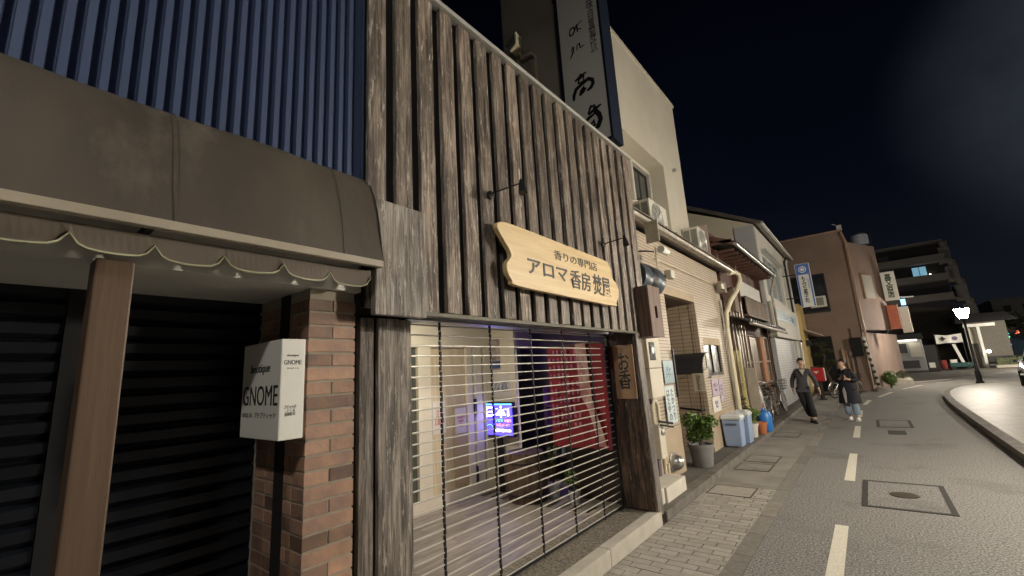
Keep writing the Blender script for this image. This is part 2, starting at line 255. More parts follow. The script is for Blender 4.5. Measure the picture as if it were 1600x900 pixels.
# ------------------------------------------------------------------ mesh helpers
class MB:
    def __init__(s): s.v = []; s.f = []
    def add(s, vs, fs):
        o = len(s.v); s.v += [tuple(v) for v in vs]; s.f += [tuple(i + o for i in f) for f in fs]; return s
    def box(s, x0, x1, y0, y1, z0, z1):
        return s.add([(x, y, z) for z in (z0, z1) for y in (y0, y1) for x in (x0, x1)],
                     [(0, 2, 3, 1), (4, 5, 7, 6), (0, 1, 5, 4), (2, 6, 7, 3), (0, 4, 6, 2), (1, 3, 7, 5)])
    def prism(s, pts, d, off=(0, 0, 0)):
        """polygon of 3-D points pushed along vector d"""
        n = len(pts); d = Vector(d); a = [Vector(p) for p in pts]; b = [p + d for p in a]
        return s.add(a + b, [tuple(range(n))[::-1], tuple(range(n, 2 * n))] + [(i, (i + 1) % n, n + (i + 1) % n, n + i) for i in range(n)])
    def tube(s, pts, r, n=8, cap=True):
        pts = [Vector(p) for p in pts]; rs = r if isinstance(r, (list, tuple)) else [r] * len(pts); rings = []
        up = None
        for i, p in enumerate(pts):
            t = (pts[min(i + 1, len(pts) - 1)] - pts[max(i - 1, 0)]).normalized()
            if up is None:
                up = Vector((0, 0, 1)) if abs(t.z) < .9 else Vector((1, 0, 0))
            a = (up - t * up.dot(t)).normalized(); up = a; b = t.cross(a)
            rings.append([p + (a * math.cos(k * 2 * math.pi / n) + b * math.sin(k * 2 * math.pi / n)) * rs[i] for k in range(n)])
        vs = [v for g in rings for v in g]; fs = []
        for i in range(len(pts) - 1):
            for k in range(n): fs.append((i * n + k, i * n + (k + 1) % n, (i + 1) * n + (k + 1) % n, (i + 1) * n + k))
        if cap: fs += [tuple(range(n))[::-1], tuple(range((len(pts) - 1) * n, len(pts) * n))]
        return s.add(vs, fs)
    def lathe(s, c, prof, n=20, axis='z', cap=True):
        vs = []; fs = []; c = Vector(c)
        for (r, h) in prof:
            for k in range(n):
                a = 2 * math.pi * k / n; u, w = r * math.cos(a), r * math.sin(a)
                vs.append(c + (Vector((u, w, h)) if axis == 'z' else Vector((h, u, w)) if axis == 'x' else Vector((w, h, u))))
        for i in range(len(prof) - 1):
            for k in range(n): fs.append((i * n + k, i * n + (k + 1) % n, (i + 1) * n + (k + 1) % n, (i + 1) * n + k))
        if cap: fs += [tuple(range(n))[::-1], tuple(range((len(prof) - 1) * n, len(prof) * n))]
        return s.add(vs, fs)
    def torus(s, c, Rr, r, axis='x', n=28, m=8, a0=0, a1=2 * math.pi):
        full = abs(a1 - a0 - 2 * math.pi) < 1e-4; pts = []
        k = n if full else n
        for i in range(k + (0 if full else 1)):
            a = a0 + (a1 - a0) * i / k; u, w = Rr * math.cos(a), Rr * math.sin(a)
            pts.append(Vector(c) + (Vector((0, u, w)) if axis == 'x' else Vector((u, w, 0)) if axis == 'z' else Vector((u, 0, w))))
        if not full: return s.tube(pts, r, m)
        vs = []; fs = []; ax = Vector((1, 0, 0)) if axis == 'x' else Vector((0, 0, 1)) if axis == 'z' else Vector((0, 1, 0)); c = Vector(c)
        for p in pts:
            d = (p - c).normalized()
            for j in range(m): b = 2 * math.pi * j / m; vs.append(p + d * r * math.cos(b) + ax * r * math.sin(b))
        for i in range(k):
            for j in range(m): fs.append((i * m + j, i * m + (j + 1) % m, ((i + 1) % k) * m + (j + 1) % m, ((i + 1) % k) * m + j))
        return s.add(vs, fs)
    def ball(s, c, rx, ry=None, rz=None, n=14, m=10):
        ry = ry or rx; rz = rz or rx; vs = []; fs = []
        for i in range(m + 1):
            t = math.pi * i / m
            for k in range(n):
                a = 2 * math.pi * k / n; vs.append((c[0] + rx * math.sin(t) * math.cos(a), c[1] + ry * math.sin(t) * math.sin(a), c[2] + rz * math.cos(t)))
        for i in range(m):
            for k in range(n): fs.append((i * n + k, (i + 1) * n + k, (i + 1) * n + (k + 1) % n, i * n + (k + 1) % n))
        return s.add(vs, fs)
    def leaves(s, c, rad, n, size, flat=1.0, seed=0, shell=.35):
        rd = random.Random(seed)
        for _ in range(n):
            d = Vector((rd.gauss(0, 1), rd.gauss(0, 1), rd.gauss(0, 1))).normalized(); q = rd.uniform(shell, 1) ** .6
            p = Vector(c) + Vector((d.x * rad[0], d.y * rad[1], d.z * rad[2])) * q
            a = Vector((rd.uniform(-1, 1), rd.uniform(-1, 1), rd.uniform(-.6, 1))).normalized(); b = a.cross(Vector((rd.uniform(-1, 1), rd.uniform(-1, 1), rd.uniform(-1, 1)))).normalized()
            l = size * rd.uniform(.6, 1.3); w = l * .38
            s.add([p - a * l * .5, p + b * w * .5, p + a * l * .5 + Vector((0, 0, -.15 * l)), p - b * w * .5], [(0, 1, 2, 3)])
        return s
    def build(s, name, m, parent=None, bevel=0, smooth=False, loc=None):
        me = bpy.data.meshes.new(name); o = Vector((0, 0, 0))
        if parent is not None: o = wloc(parent)
        elif loc is not None: o = Vector(loc)
        me.from_pydata([Vector(v) - o for v in s.v], [], s.f); me.validate()
        bm = bmesh.new(); bm.from_mesh(me); bmesh.ops.remove_doubles(bm, verts=bm.verts, dist=1e-6) if False else None
        bmesh.ops.recalc_face_normals(bm, faces=bm.faces)
        if bevel: bmesh.ops.bevel(bm, geom=[e for e in bm.edges if len(e.link_faces) == 2 and e.calc_face_angle(0) > .6], offset=bevel, segments=2, affect='EDGES', profile=.6)
        if smooth:
            for f in bm.faces: f.smooth = True
        bm.to_mesh(me); bm.free()
        if smooth:
            try: me.set_sharp_from_angle(angle=R(40))
            except Exception: pass
        me.materials.append(m)
        ob = bpy.data.objects.new(name, me); COL.objects.link(ob)
        if parent is not None: ob.parent = parent
        else: ob.location = o
        return ob
def wloc(o):
    v = Vector(o.location); p = o.parent
    while p is not None: v += Vector(p.location); p = p.parent
    return v
def tag(o, label, cat, group=None, kind=None):
    if label: o['label'] = label
    if cat: o['category'] = cat
    if group: o['group'] = group
    if kind: o['kind'] = kind
    return o
def thing(name, label, cat, loc=(0, 0, 0), group=None):
    o = bpy.data.objects.new(name, None); COL.objects.link(o); o.location = loc; o.empty_display_size = .1
    return tag(o, label, cat, group)
def struct(o): o['kind'] = 'structure'; return o
def bx(*a): return MB().box(*a)
def copy_tree(o, parent=None):
    c = o.copy(); COL.objects.link(c); c.parent = parent
    for ch in list(o.children): copy_tree(ch, c)
    return c
def text(name, s, m, parent, centre, right, up, w=None, h=None, depth=.003, bold=0, shear=0):
    """lettering fitted to a width/height, centred at a world point in the plane spanned by right/up"""
    cu = bpy.data.curves.new(name, 'FONT'); cu.body = s; cu.align_x = 'CENTER'; cu.extrude = .02; cu.offset = bold; cu.shear = shear
    if '\n' in s: cu.space_line = .88
    cu.resolution_u = 3
    tmp = bpy.data.objects.new(name + '_t', cu); COL.objects.link(tmp)
    dg = bpy.context.evaluated_depsgraph_get(); me = bpy.data.meshes.new_from_object(tmp.evaluated_get(dg))
    bpy.data.objects.remove(tmp)
    if not me.vertices: return None
    xs = [v.co.x for v in me.vertices]; ys = [v.co.y for v in me.vertices]
    W_, H_ = max(xs) - min(xs), max(ys) - min(ys)
    sx_ = (w / W_) if w else None; sy_ = (h / H_) if h else None
    sx_ = sx_ or sy_; sy_ = sy_ or sx_
    r = Vector(right).normalized(); u = Vector(up).normalized(); n = r.cross(u); o = wloc(parent) if parent else Vector((0, 0, 0))
    cx, cy = (max(xs) + min(xs)) / 2, (max(ys) + min(ys)) / 2
    for v in me.vertices:
        v.co = Vector(centre) + r * (v.co.x - cx) * sx_ + u * (v.co.y - cy) * sy_ + n * (v.co.z / .02 * depth) - o
    me.materials.clear(); me.materials.append(m)
    ob = bpy.data.objects.new(name, me); COL.objects.link(ob)
    if parent: ob.parent = parent
    return ob
XP, YP, ZP = (1, 0, 0), (0, 1, 0), (0, 0, 1)
def strokes(mb, pts, r, c, right, up, sc=1):
    """brush stroke in a plane"""
    rr = Vector(right); uu = Vector(up)
    return mb.tube([Vector(c) + rr * x * sc + uu * y * sc for x, y in pts], [t for t in r] if isinstance(r, list) else r, 6)

# ================================================================== GROUND
g = bx(-300, 300, -100, 500, -.5, -.012).build('ground', GRND); struct(g)
rd = MB().add([(-1.095, -12, .0), (14, -12, 0), (14, 31, 0), (60, 60, 0), (60, 75, 0), (8, 46, 0), (1.7, 33, 0), (.1, 28.2, 0), (-.6, 25.5, 0), (-1.0, 22, 0), (-1.095, 17, 0)], [tuple(range(11))]).build('road', ASPH); struct(rd)
# paver field of the sidewalk
pv = MB()
for i in range(86):
    y = -1.6 + i * .099
    for k in range(6):
        x = -2.05 + (k - (.62 if i % 2 else .12) + .05 * (i % 3)) * .262
        x0, x1 = max(x, -2.045) + .006, min(x + .262, -1.246) - .006
        if x1 - x0 > .004: pv.box(x0, x1, y + .004, y + .094, -.02, .005 + random.uniform(-.0015, .0015))
struct(pv.build('sidewalk', PAVER))
struct(bx(-2.05, -1.255, -8, 6.915, -.03, -.003).build('sidewalk_joint', mat('joint_sand', (.06, .054, .044), .9)))
wk = MB().box(-2.05, -1.255, 6.916, 24, -.02, .004).build('sidewalk_concrete', WALK); struct(wk)
gs = MB()
for i in range(44):
    y = -1.45 + i * .6
    if abs(y - 5.75) > .2: gs.box(-1.25, -1.10, y + .004, y + .596, -.02, .006)
struct(gs.build('gutter_stones', GUTTERM))
struct(bx(-1.25, -1.10, 5.754, 6.346, -.02, .008).build('gutter_stone_pale', CONC))
mk = MB()
for y0, y1 in [(-1.8, .2), (2.2, 3.4), (4.1, 5.8), (7.82, 9.93), (11.81, 13.67), (15.6, 17.4)]:
    mk.add([(-.565, y0, .004), (-.445, y0, .004), (-.455, y1, .004), (-.565, y1, .004)], [(0, 1, 2, 3)])
for a, b in [((-.42, 19.3), (-.29, 21.2)), ((-.02, 22.6), (.45, 25.2)), ((.9, 27.3), (1.75, 30)), ((2.4, 31.6), (3.8, 33.9))]:
    mk.add([(a[0] - .06, a[1], .004), (a[0] + .06, a[1], .004), (b[0] + .07, b[1], .004), (b[0] - .07, b[1], .004)], [(0, 1, 2, 3)])
mk.add([(-.6, 30.6, .004), (3.2, 35.4, .004), (3.4, 35.0, .004), (-.4, 30.3, .004)], [(0, 1, 2, 3)])
tag(mk.build('road_markings', PAINT), None, None, None, 'structure')
# raised apron in front of the houses
ap = MB().box(-2.22, -2.05, 5.12, 24, -.02, .10).build('house_kerb', KERB, bevel=.012); struct(ap)
struct(bx(-4.5, -2.22, 5.3, 24, -.02, .085).build('house_apron', GRND))
struct(MB().add([(-4.5, 24, .05), (-2.05, 24, .05), (-1.1, 24.4, .05), (-.3, 26.2, .05), (-4.5, 26.2, .05)], [(0, 1, 2, 3, 4)]).build('corner_apron', WALK))

# plaza island
isl = [(1.49, -12), (1.49, 9.98), (1.53, 13.67), (1.6, 18.5), (1.74, 21.5), (1.95, 23.6), (2.3, 25.6), (2.8, 27.2), (3.7, 28.6), (5.2, 29.5), (8, 30.2), (30, 33), (30, -12)]
def offs(p, d):
    out = []
    for i in range(len(p)):
        a = Vector(p[max(i - 1, 0)]); b = Vector(p[min(i + 1, len(p) - 1)]); t = (b - a).normalized(); out.append((p[i][0] + t.y * d, p[i][1] - t.x * d))
    return out
edge = isl[:12]; sm = []
for i in range(len(edge) - 1):
    n = 10 if i < 1 else 6
    for k in range(n): sm.append(tuple(Vector(edge[i]).lerp(Vector(edge[i + 1]), k / n)))
sm.append(edge[-1])
for _ in range(3): sm = [sm[0]] + [tuple((Vector(sm[i - 1]) + Vector(sm[i]) * 2 + Vector(sm[i + 1])) / 4) for i in range(1, len(sm) - 1)] + [sm[-1]]
inn = offs(sm, .17); kb = MB()
for i in range(len(sm) - 1):
    a, b, c, d = sm[i], sm[i + 1], inn[i + 1], inn[i]
    kb.add([(a[0], a[1], -.01), (b[0], b[1], -.01), (b[0] + .0, b[1], .125), (a[0], a[1], .125), (d[0], d[1], .135), (c[0], c[1], .135), (c[0], c[1], -.01), (d[0], d[1], -.01)],
           [(0, 1, 2, 3), (3, 2, 5, 4), (4, 5, 6, 7)])
kbo = kb.build('kerb', KERB); struct(kbo)
struct(MB().add([(p[0], p[1], .128) for p in inn] + [(30, -12, .128)], [tuple(range(len(inn) + 1))]).build('plaza', lines('plaza_slabs', (.23, .215, .18), (.14, .13, .11), .6, .02, axis='Y', rough=.5, vpitch=.6, vaxis='X', bump=.004, noise=.5, dirt=((.16, .15, .125), .8, .58))))
# road covers
def cover(x0, x1, y0, y1, z, label, inner=None, w=.05, mid=False, rot=0):
    t = thing('manhole_cover', label, 'manhole', ((x0 + x1) / 2, (y0 + y1) / 2, z), 'covers in the road and pavement')
    MB().box(x0, x0 + w, y0, y1, z - .01, z + .004).box(x1 - w, x1, y0, y1, z - .01, z + .004).box(x0 + w, x1 - w, y0, y0 + w, z - .01, z + .004).box(x0 + w, x1 - w, y1 - w, y1, z - .01, z + .004).build('frame', PATCH if w > .03 else IRON, t)
    if inner: bx(x0 + w, x1 - w, y0 + w, y1 - w, z - .01, z + .002).build('lid', inner, t)
    if mid: MB().lathe(((x0 + x1) / 2, (y0 + y1) / 2, z + .002), [(.14, 0), (.14, .006), (.12, .008)], 20).build('hub', IRON, t)
    return t
cover(-.36, .44, 6.62, 7.95, .002, 'large tar-edged rectangular cover with a dark round centre in the asphalt', ASPH, .055, True)
cover(-.16, .5, 13.6, 15.0, .002, 'faint rectangular utility cover farther along the road, right of the dashes', ASPH, .06)
bx(.02, .32, 12.45, 13.05, 0, .005).build('patch', PATCH, None, loc=(.17, 12.75, 0)); tag(bpy.context.scene.objects['patch'], 'small dark tar patch in the road just before the farther cover', 'tar patch')
cover(-2.0, -1.46, 6.40, 6.90, .006, 'paver-filled metal framed cover where the brick paving ends', PAVER, .018)
cover(-2.0, -1.5, 7.95, 8.5, .006, 'nearer of two adjoining metal framed covers in the concrete pavement by the bins', WALK, .02)
cover(-2.0, -1.5, 8.64, 9.25, .006, 'farther of two adjoining metal framed covers in the concrete pavement by the bins', WALK, .02)
cover(-2.02, -1.5, 11.5, 12.2, .006, 'thin framed pavement cover near the walking man', WALK, .02)

# ================================================================== LEFT BOUTIQUE (blue metal house)
T = thing('boutique_building', 'two storey shop with dark blue ribbed metal cladding above a brown awning', 'building', (-2.8, 0, 0))
cr = MB(); y = 1.50; pts = []
k = 0
yy = 1.345
while yy > -2.4:
    pts += [(-2.165, yy), (-2.165, yy - .026), (-2.198, yy - .030), (-2.198, yy - .0545)]; yy -= .0587
vs = []; fs = []
for i, (x, y) in enumerate(pts): vs += [(x, y, 2.82), (x, y, 7.6)]
for i in range(len(pts) - 1): fs.append((2 * i, 2 * i + 1, 2 * i + 3, 2 * i + 2))
cr.add(vs, fs).build('metal_cladding', CORR, T)
bx(-2.20, -2.15, 1.348, 1.358, 2.82, 7.6).build('corner_trim', CORR, T, bevel=.004)
MB().box(-7, -2.205, -2.4, 1.347, 2.801, 7.6).box(-7, -6.8, -2.4, 1.36, 0, 2.9).build('wall', APTD, T)
bx(-6.8, -2.17, -2.4, 1.36, 2.203, 2.80).build('soffit', SOFF, T)
bx(-7, -2.4, -2.4, 1.36, -.01, .03).build('floor', CONC, T)
def shutter(y0, y1, x=-2.82):
    m = MB(); z = .02
    while z < 2.2:
        a, b = z, z + .085
        m.add([(x, y0, a), (x, y1, a), (x + .022, y1, a + .02), (x + .022, y0, a + .02), (x + .026, y1, b - .02), (x + .026, y0, b - .02), (x, y1, b - .006), (x, y0, b - .006)],
              [(0, 1, 2, 3), (3, 2, 4, 5), (5, 4, 6, 7)]); z = b
    m.box(x - .04, x - .01, y0, y1, 0, 2.2)
    return m.build('roller_shutter', SHUT, T)
shutter(-2.3, .26); shutter(.40, 1.09)
bx(-2.84, -2.78, .262, .398, .02, 2.2).build('mullion', DKMETAL, T)
bx(-2.22, -2.10, .252, .362, .02, 2.2).build('timber_post', PINE, T, bevel=.006)
# brick pillar, single bricks in running bond
pl = MB(); zb = .01; row = 0
for row in range(31):
    z0 = .012 + row * .0715; z1 = z0 + .060
    if z1 > 2.2: break
    ys = [1.083, 1.345] if row % 2 == 0 else [1.083, 1.21, 1.345]
    for a, b in zip(ys[:-1], ys[1:]): pl.box(-2.32, -2.200, a + (.0 if a == 1.083 else .005), b - (.005 if b < 1.34 else 0), z0, z1)
    xs = [-2.325, -2.42] if row % 2 else [-2.325, -2.37, -2.42]
    for a, b in zip(xs[:-1], xs[1:]): pl.box(b + .005, a - .005, 1.083, 1.18, z0, z1)
    for a, b in ((-2.52, -2.62), (-2.63, -2.76)): pl.box(b, a, 1.083, 1.18, z0, z1)
PIL = pl.build('brick_pillar', BRICK, T, bevel=.003)
MB().box(-2.80, -2.206, 1.089, 1.34, 0, 2.2).build('mortar_core', MORTAR, PIL)
bx(-2.52, -2.422, 1.08, 1.09, 0.01, 2.2).build('recess_shade_strip', WOODGAP, PIL)  # flat dark strip painted for the shade in the pillar's recess
# awning
A = thing('awning', 'dirty brown vinyl shop awning with scalloped valance', 'awning', (-2.1, 0, 2.3))
prof = [(-2.16, 2.885), (-2.13, 2.87), (-2.095, 2.825), (-2.055, 2.745), (-2.02, 2.64), (-1.995, 2.50), (-1.97, 2.345)]
ys = [-2.4 + i * .0785 for i in range(49)]; vs = []; fs = []
for j, y in enumerate(ys):
    for i, (x, z) in enumerate(prof):
        w = .008 * math.sin(y * 7 + z * 3) * (1 if 0 < i < 6 else 0); vs.append((x + w, min(y, 1.37), z + w * .5))
n = len(prof)
for j in range(len(ys) - 1):
    for i in range(n - 1): fs.append((j * n + i, (j + 1) * n + i, (j + 1) * n + i + 1, j * n + i + 1))
m = MB().add(vs, fs); m.prism([(x, 1.372, z) for x, z in prof] + [(-2.16, 1.372, 2.345)], (0, -.004, 0)); m.build('cover', AWN, A, smooth=True)
for yy in (.44, 1.14): MB().tube([(x + .003, yy, z) for x, z in prof], .002, 5).build('seam', AWN, A)
bx(-2.0, -1.962, -2.4, 1.365, 2.308, 2.345).build('front_bar', AWNBAR, A, bevel=.004)
for yy in (1.352, .38, -.6): bx(-2.28, -2.001, yy - .012, yy + .012, 2.312, 2.338).build('bracket_arm', DKMETAL, A)
vm_ = MB(); pm = []; w = .235; N_ = 10
tp = 2.300; y0 = 1.345 - w * 16; top = []; bot = []
for k in range(16):
    for q in range(N_):
        t = q / N_; y = y0 + (k + t) * w; cusp = max(0, 1 - min(t, 1 - t) / .16)
        bot.append((-2.05 + .010 * math.sin(y * 9), y, 2.222 - .016 * math.sin(math.pi * t) + .038 * cusp ** 1.5)); top.append((-2.05, y, tp))
bot.append((-2.05, 1.345, 2.265)); top.append((-2.05, 1.345, tp)); vs = top + bot; n = len(top)
vm_.add(vs, [(i, i + 1, n + i + 1, n + i) for i in range(n - 1)]); VL = vm_.build('valance', VAL, A)
MB().tube([Vector(p) + Vector((.004, 0, 0)) for p in bot], .0042, 5).build('piping', PIPING, VL)
# light box sign
G = thing('box_sign', 'white light box sign for a boutique hung beside the brick pillar', 'sign', (-2.38, 1.0, 1.46))
bx(-2.60, -2.155, .935, 1.05, 1.462, 1.93).build('case', WHITEP, G, bevel=.006)
bx(-2.45, -2.33, 1.05, 1.082, 1.6, 1.8).build('bracket', DKMETAL, G)
yf = .934
text('lettering', 'boutique', BLACK, G, (-2.385, yf, 1.795), XP, ZP, .23, .055, .001, .01, .3)
text('lettering', 'GNOME', BLACK, G, (-2.375, yf, 1.668), XP, ZP, .40, .095, .001)
text('lettering', '0762-35  プチブティック', GREYL, G, (-2.38, yf, 1.575), XP, ZP, .38, .028, .001)
xf = -2.154
text('lettering', 'boutique', GREYL, G, (xf, .99, 1.85), YP, ZP, .055, .014, .001, 0, .3)
text('lettering', 'GNOME', GREYL, G, (xf, .99, 1.818), YP, ZP, .082, .022, .001)
text('lettering', 'ブティック  ノーム', GREYL, G, (xf, .99, 1.79), YP, ZP, .055, .008, .001)
text('lettering', 'プティック\n  ノ ー ム\n香林坊 23', GREYL, G, (xf, .985, 1.595), YP, ZP, .055, .05, .001)

# ================================================================== WOODEN SHOP
T = thing('wooden_shop', 'incense shop fronted with weathered vertical planks and an open grille entrance', 'building', (-3.4, 3.3, 0))
pk = MB()
for i in range(20):
    a = 1.36 if i == 0 else 1.32 + .2 * i + .035; b = 1.32 + .2 * (i + 1) - .035
    if i == 19: b = 5.33
    j = random.uniform(-.006, .006); zb = 2.115 + random.uniform(-.006, .004)
    zs = [zb + (4.455 - zb) * t / 14 for t in range(15)]; vs = []; fs = []
    wob = [random.uniform(-.0025, .0025) for _ in range(15)]; wob2 = [random.uniform(-.0025, .0025) for _ in range(15)]
    for z, w1, w2 in zip(zs, wob, wob2): vs += [(-2.135, a + w1, z), (-2.10 + j, a + w1, z), (-2.10 + j, b + w2, z), (-2.135, b + w2, z)]
    for q in range(14):
        o = q * 4; fs += [(o, o + 1, o + 5, o + 4), (o + 1, o + 2, o + 6, o + 5), (o + 2, o + 3, o + 7, o + 6), (o + 3, o, o + 4, o + 7)]
    fs += [(0, 1, 2, 3), (56, 57, 58, 59)]; pk.add(vs, fs)
pk.build('plank_cladding', WOOD, T, bevel=.005)
bx(-2.20, -2.145, 1.37, 5.32, 2.12, 4.45).build('backing_board', WOODGAP, T)
MB().box(-2.15, -2.07, 1.30, 5.36, 4.462, 4.50).build('roof_trim', ALU, T, bevel=.006)
bx(-7, -2.15, 1.52, 5.34, 4.40, 4.455).build('roof', ROOFM, T)
bx(-2.098, -2.05, 1.375, 1.735, 2.065, 2.74).build('corner_panel', WOODP, T, bevel=.006)
bx(-2.16, -2.085, 1.74, 5.34, 2.085, 2.112).build('drip_edge', mat('dull_drip_metal', (.14, .135, .10), .6, metal=.2), T, bevel=.004)
bp = MB().box(-2.44, -2.40, 1.50, 1.60, .02, 2.10).box(-2.41, -2.375, 1.615, 1.775, .02, 2.10).box(-2.43, -2.395, 1.785, 1.885, .02, 2.10)
bp.build('jamb_board', WOODL, T, bevel=.004)
bx(-2.9, -2.445, 1.37, 1.88, 0, 2.255).build('jamb_core', WOODGAP, T)
# right-hand post
MB().prism([(-2.45, 4.885, .155), (-2.075, 4.885, .155), (-2.12, 4.885, 2.10), (-2.45, 4.885, 2.10)], (0, .19, 0)).build('timber_post', WOODD, T, bevel=.006)
MB().prism([(-2.078, 4.90, .10), (-2.05, 4.90, .10), (-2.09, 4.90, 2.1), (-2.118, 4.90, 2.1)], (0, .15, 0)).build('post_facing', WOODL, T, bevel=.004)
# entrance step
st = thing('entrance_step', 'stone edged step of exposed aggregate in front of the wooden shop', 'step', (-2.25, 3, 0))
MB().box(-2.17, -2.05, -2, 1.4, -.02, .145).box(-2.17, -2.05, 1.408, 2.6, -.02, .147).box(-2.17, -2.05, 2.608, 3.75, -.02, .146).box(-2.17, -2.05, 3.758, 4.98, -.02, .147).build('edge_stone', CONCL, st, bevel=.01)
bx(-2.62, -2.172, 1.9, 5.08, -.02, .140).build('aggregate_slab', AGG, st)
# porch
fl = MB()
for i in range(22):
    for k in range(3):
        x1 = -2.62 - i * .085; y0 = 1.2 + k * 1.3 - (.6 if i % 2 else 0); fl.box(x1 - .082, x1, max(y0, 1.2) + .003, min(y0 + 1.297, 4.86), .05, .152)
fl.box(-4.5, -2.62, 4.861, 5.7, .04, .150); fl.build('porch_floor', FLOORT, T)
bx(-4.5, -2.57, 1.2, 6.0, 2.62, 2.70).build('porch_ceiling', SOFDK, T)
MB().box(-2.57, -2.50, 1.2, 5.34, 2.252, 2.70).build('porch_light_stop', WOODGAP, T)  # unseen infill added to stop porch light leaking above the grille box
bx(-2.50, -2.202, 1.37, 5.34, 2.26, 2.30).build('soffit_light_stop', WOODGAP, T)  # unseen dark panel added against the same light leak behind the planks
MB().box(-4.55, -2.42, 1.2, 1.25, .1, 2.62).build('porch_wall', DOORW, T); bx(-4.48, -3.9, 4.87, 4.93, .15, 2.61).build('porch_wall', DOORW, T)
bx(-4.6, -2.40, 5.92, 6.0, .1, 2.7).build('dark_rear_wall', mat('dark_purple_wall', (.12, .10, .15), .7), T)
MB().box(-2.455, -2.40, 5.08, 5.33, .1, 2.4).box(-7, -2.4, 5.345, 5.40, 2.42, 4.4).build('side_wall', WOODGAP, T)
dw = MB().box(-4.42, -4.345, 1.25, 5.9, .15, .30).box(-4.42, -4.345, 1.25, 5.9, 2.1, 2.61)
for a, b in ((1.25, 1.6), (2.4, 2.5), (3.33, 3.38), (3.52, 3.72), (4.36, 4.47), (4.52, 4.66), (4.72, 4.88)): dw.box(-4.42, -4.345, a, b, .30, 2.1)
dw.build('door_frame', DOORW, T, bevel=.004)
bx(-4.41, -4.38, 3.72, 4.36, .30, 2.1).build('curtain', CURT, T)
bx(-4.379, -4.362, 4.10, 4.36, .34, 1.36).build('door_panel', DOORT, T)
bx(-4.41, -4.39, 1.6, 3.52, .30, 2.1).build('glass_pane', mat('porch_glass', (.10, .11, .10), .15, spec=.8), T)
MB().box(-4.345, -4.325, 4.485, 4.50, .30, .52).box(-4.345, -4.32, 4.47, 4.51, 1.2, 1.4).build('door_handle', DKMETAL, T)
# porch lamp (gives off the light the photo shows on the doors)
Lp = thing('porch_light', 'round ceiling light inside the grille entrance of the wooden shop', 'lamp', (-3.45, 3.1, 2.58))
MB().lathe((-3.45, 3.1, 2.56), [(.12, .06), (.12, .0), (.10, -.01)], 24).build('housing', ALU, Lp)
MB().lathe((-3.45, 3.1, 2.545), [(.095, .004), (.08, -.012), (.0, -.02)], 24, cap=False).build('diffuser', emis('porch_lamp', (1, .90, .70), 300), Lp)
# rolling grille
Gr = thing('rolling_grille', 'closed see-through rolling grille of thin horizontal rods across the shop entrance', 'grille', (-2.46, 3.4, .15))
m = MB(); z = 2.085
while z > .17: m.tube([(-2.46, 1.89, z), (-2.46, 4.88, z)], .0060, 6); z -= .0735
m.build('rod', ROD, Gr, smooth=True)
for y in (2.2, 2.76, 3.33, 3.88, 4.45):
    m = MB(); z = 2.12; i = 0
    while z > .165:
        m.box(-2.468, -2.452, y - .0065 + (.0015 if i % 2 else -.0015), y + .0065 + (.0015 if i % 2 else -.0015), z - .070, z - .002); z -= .0735; i += 1
    m.build('link_chain', CHAIN, Gr)
bx(-2.56, -2.42, 1.88, 4.88, 2.112, 2.25).build('shutter_box', mat('shutter_box_metal', (.52, .53, .58), .35, metal=.5), Gr)
bx(-2.475, -2.445, 1.89, 4.88, .153, .172).build('bottom_rail', DKMETAL, Gr)
for y in (1.885, 4.868): bx(-2.48, -2.44, y - .012, y + .012, .16, 2.11).build('guide_rail', DKMETAL, Gr)
# things in the porch
B = thing('shop_screen', 'glowing blue violet screen with Japanese writing behind the grille', 'screen', (-4.18, 4.72, .9))
bx(-4.43, -3.87, 4.74, 4.79, .87, 1.33).build('casing', DKMETAL, B, bevel=.006)
bx(-4.41, -3.89, 4.735, 4.74, .89, 1.31).build('display', emis('screen_blue', (.075, .055, .95), 3.0), B)
EW = emis('screen_white', (.85, .80, 1), 5.5); EP = emis('screen_pink', (.9, .25, .75), 4); EC = emis('screen_cyan', (.1, .5, 1), 4)
text('glyphs', '日本I', EW, B, (-4.15, 4.733, 1.205), XP, ZP, .42, .15, .001, .02)
text('glyphs', 'アロマ', EC, B, (-4.12, 4.733, 1.085), XP, ZP, .13, .035, .001, .02)
text('glyphs', 'の香り', EP, B, (-3.97, 4.733, 1.085), XP, ZP, .12, .04, .001, .02)
text('glyphs', 'いらっしゃい', EP, B, (-4.05, 4.733, 1.025), XP, ZP, .24, .045, .001, .02)
text('glyphs', '営業時間 10:00', EW, B, (-4.07, 4.733, .955), XP, ZP, .30, .04, .001, .02)
MB().box(-4.41, -3.89, 4.731, 4.734, 1.295, 1.31).torus((-4.30, 4.732, .96), .07, .003, 'y', 20, 5, .3, 2.8).build('glow_line', EC, B)
bx(-4.20, -4.12, 4.76, 4.80, .152, .87).build('stand', DKMETAL, B)
lt = bpy.data.lights.new('screen_glow', 'POINT'); lt.energy = .3; lt.color = (.25, .12, 1); lt.shadow_soft_size = .15
lo = bpy.data.objects.new('screen_glow', lt); COL.objects.link(lo); lo.parent = B; lo.location = (.05, -.25, .25)
b = bx(-4.36, -4.352, 3.30, 3.325, 1.24, 1.56).build('lit_strip_sign', emis('strip_blue', (.2, .45, 1), 5), None, loc=(-4.36, 3.31, 1.24)); tag(b, 'narrow blue glowing strip sign at the far left edge of the grille opening', 'sign')
lt = bpy.data.lights.new('violet_fill', 'POINT'); lt.energy = 5.0; lt.color = (.22, .08, 1); lt.shadow_soft_size = .06
lo = bpy.data.objects.new('violet_fill', lt); COL.objects.link(lo); lo.parent = B; lo.location = (.62, .68, .35)  # extra violet light added to tint the back room, no fixture modelled
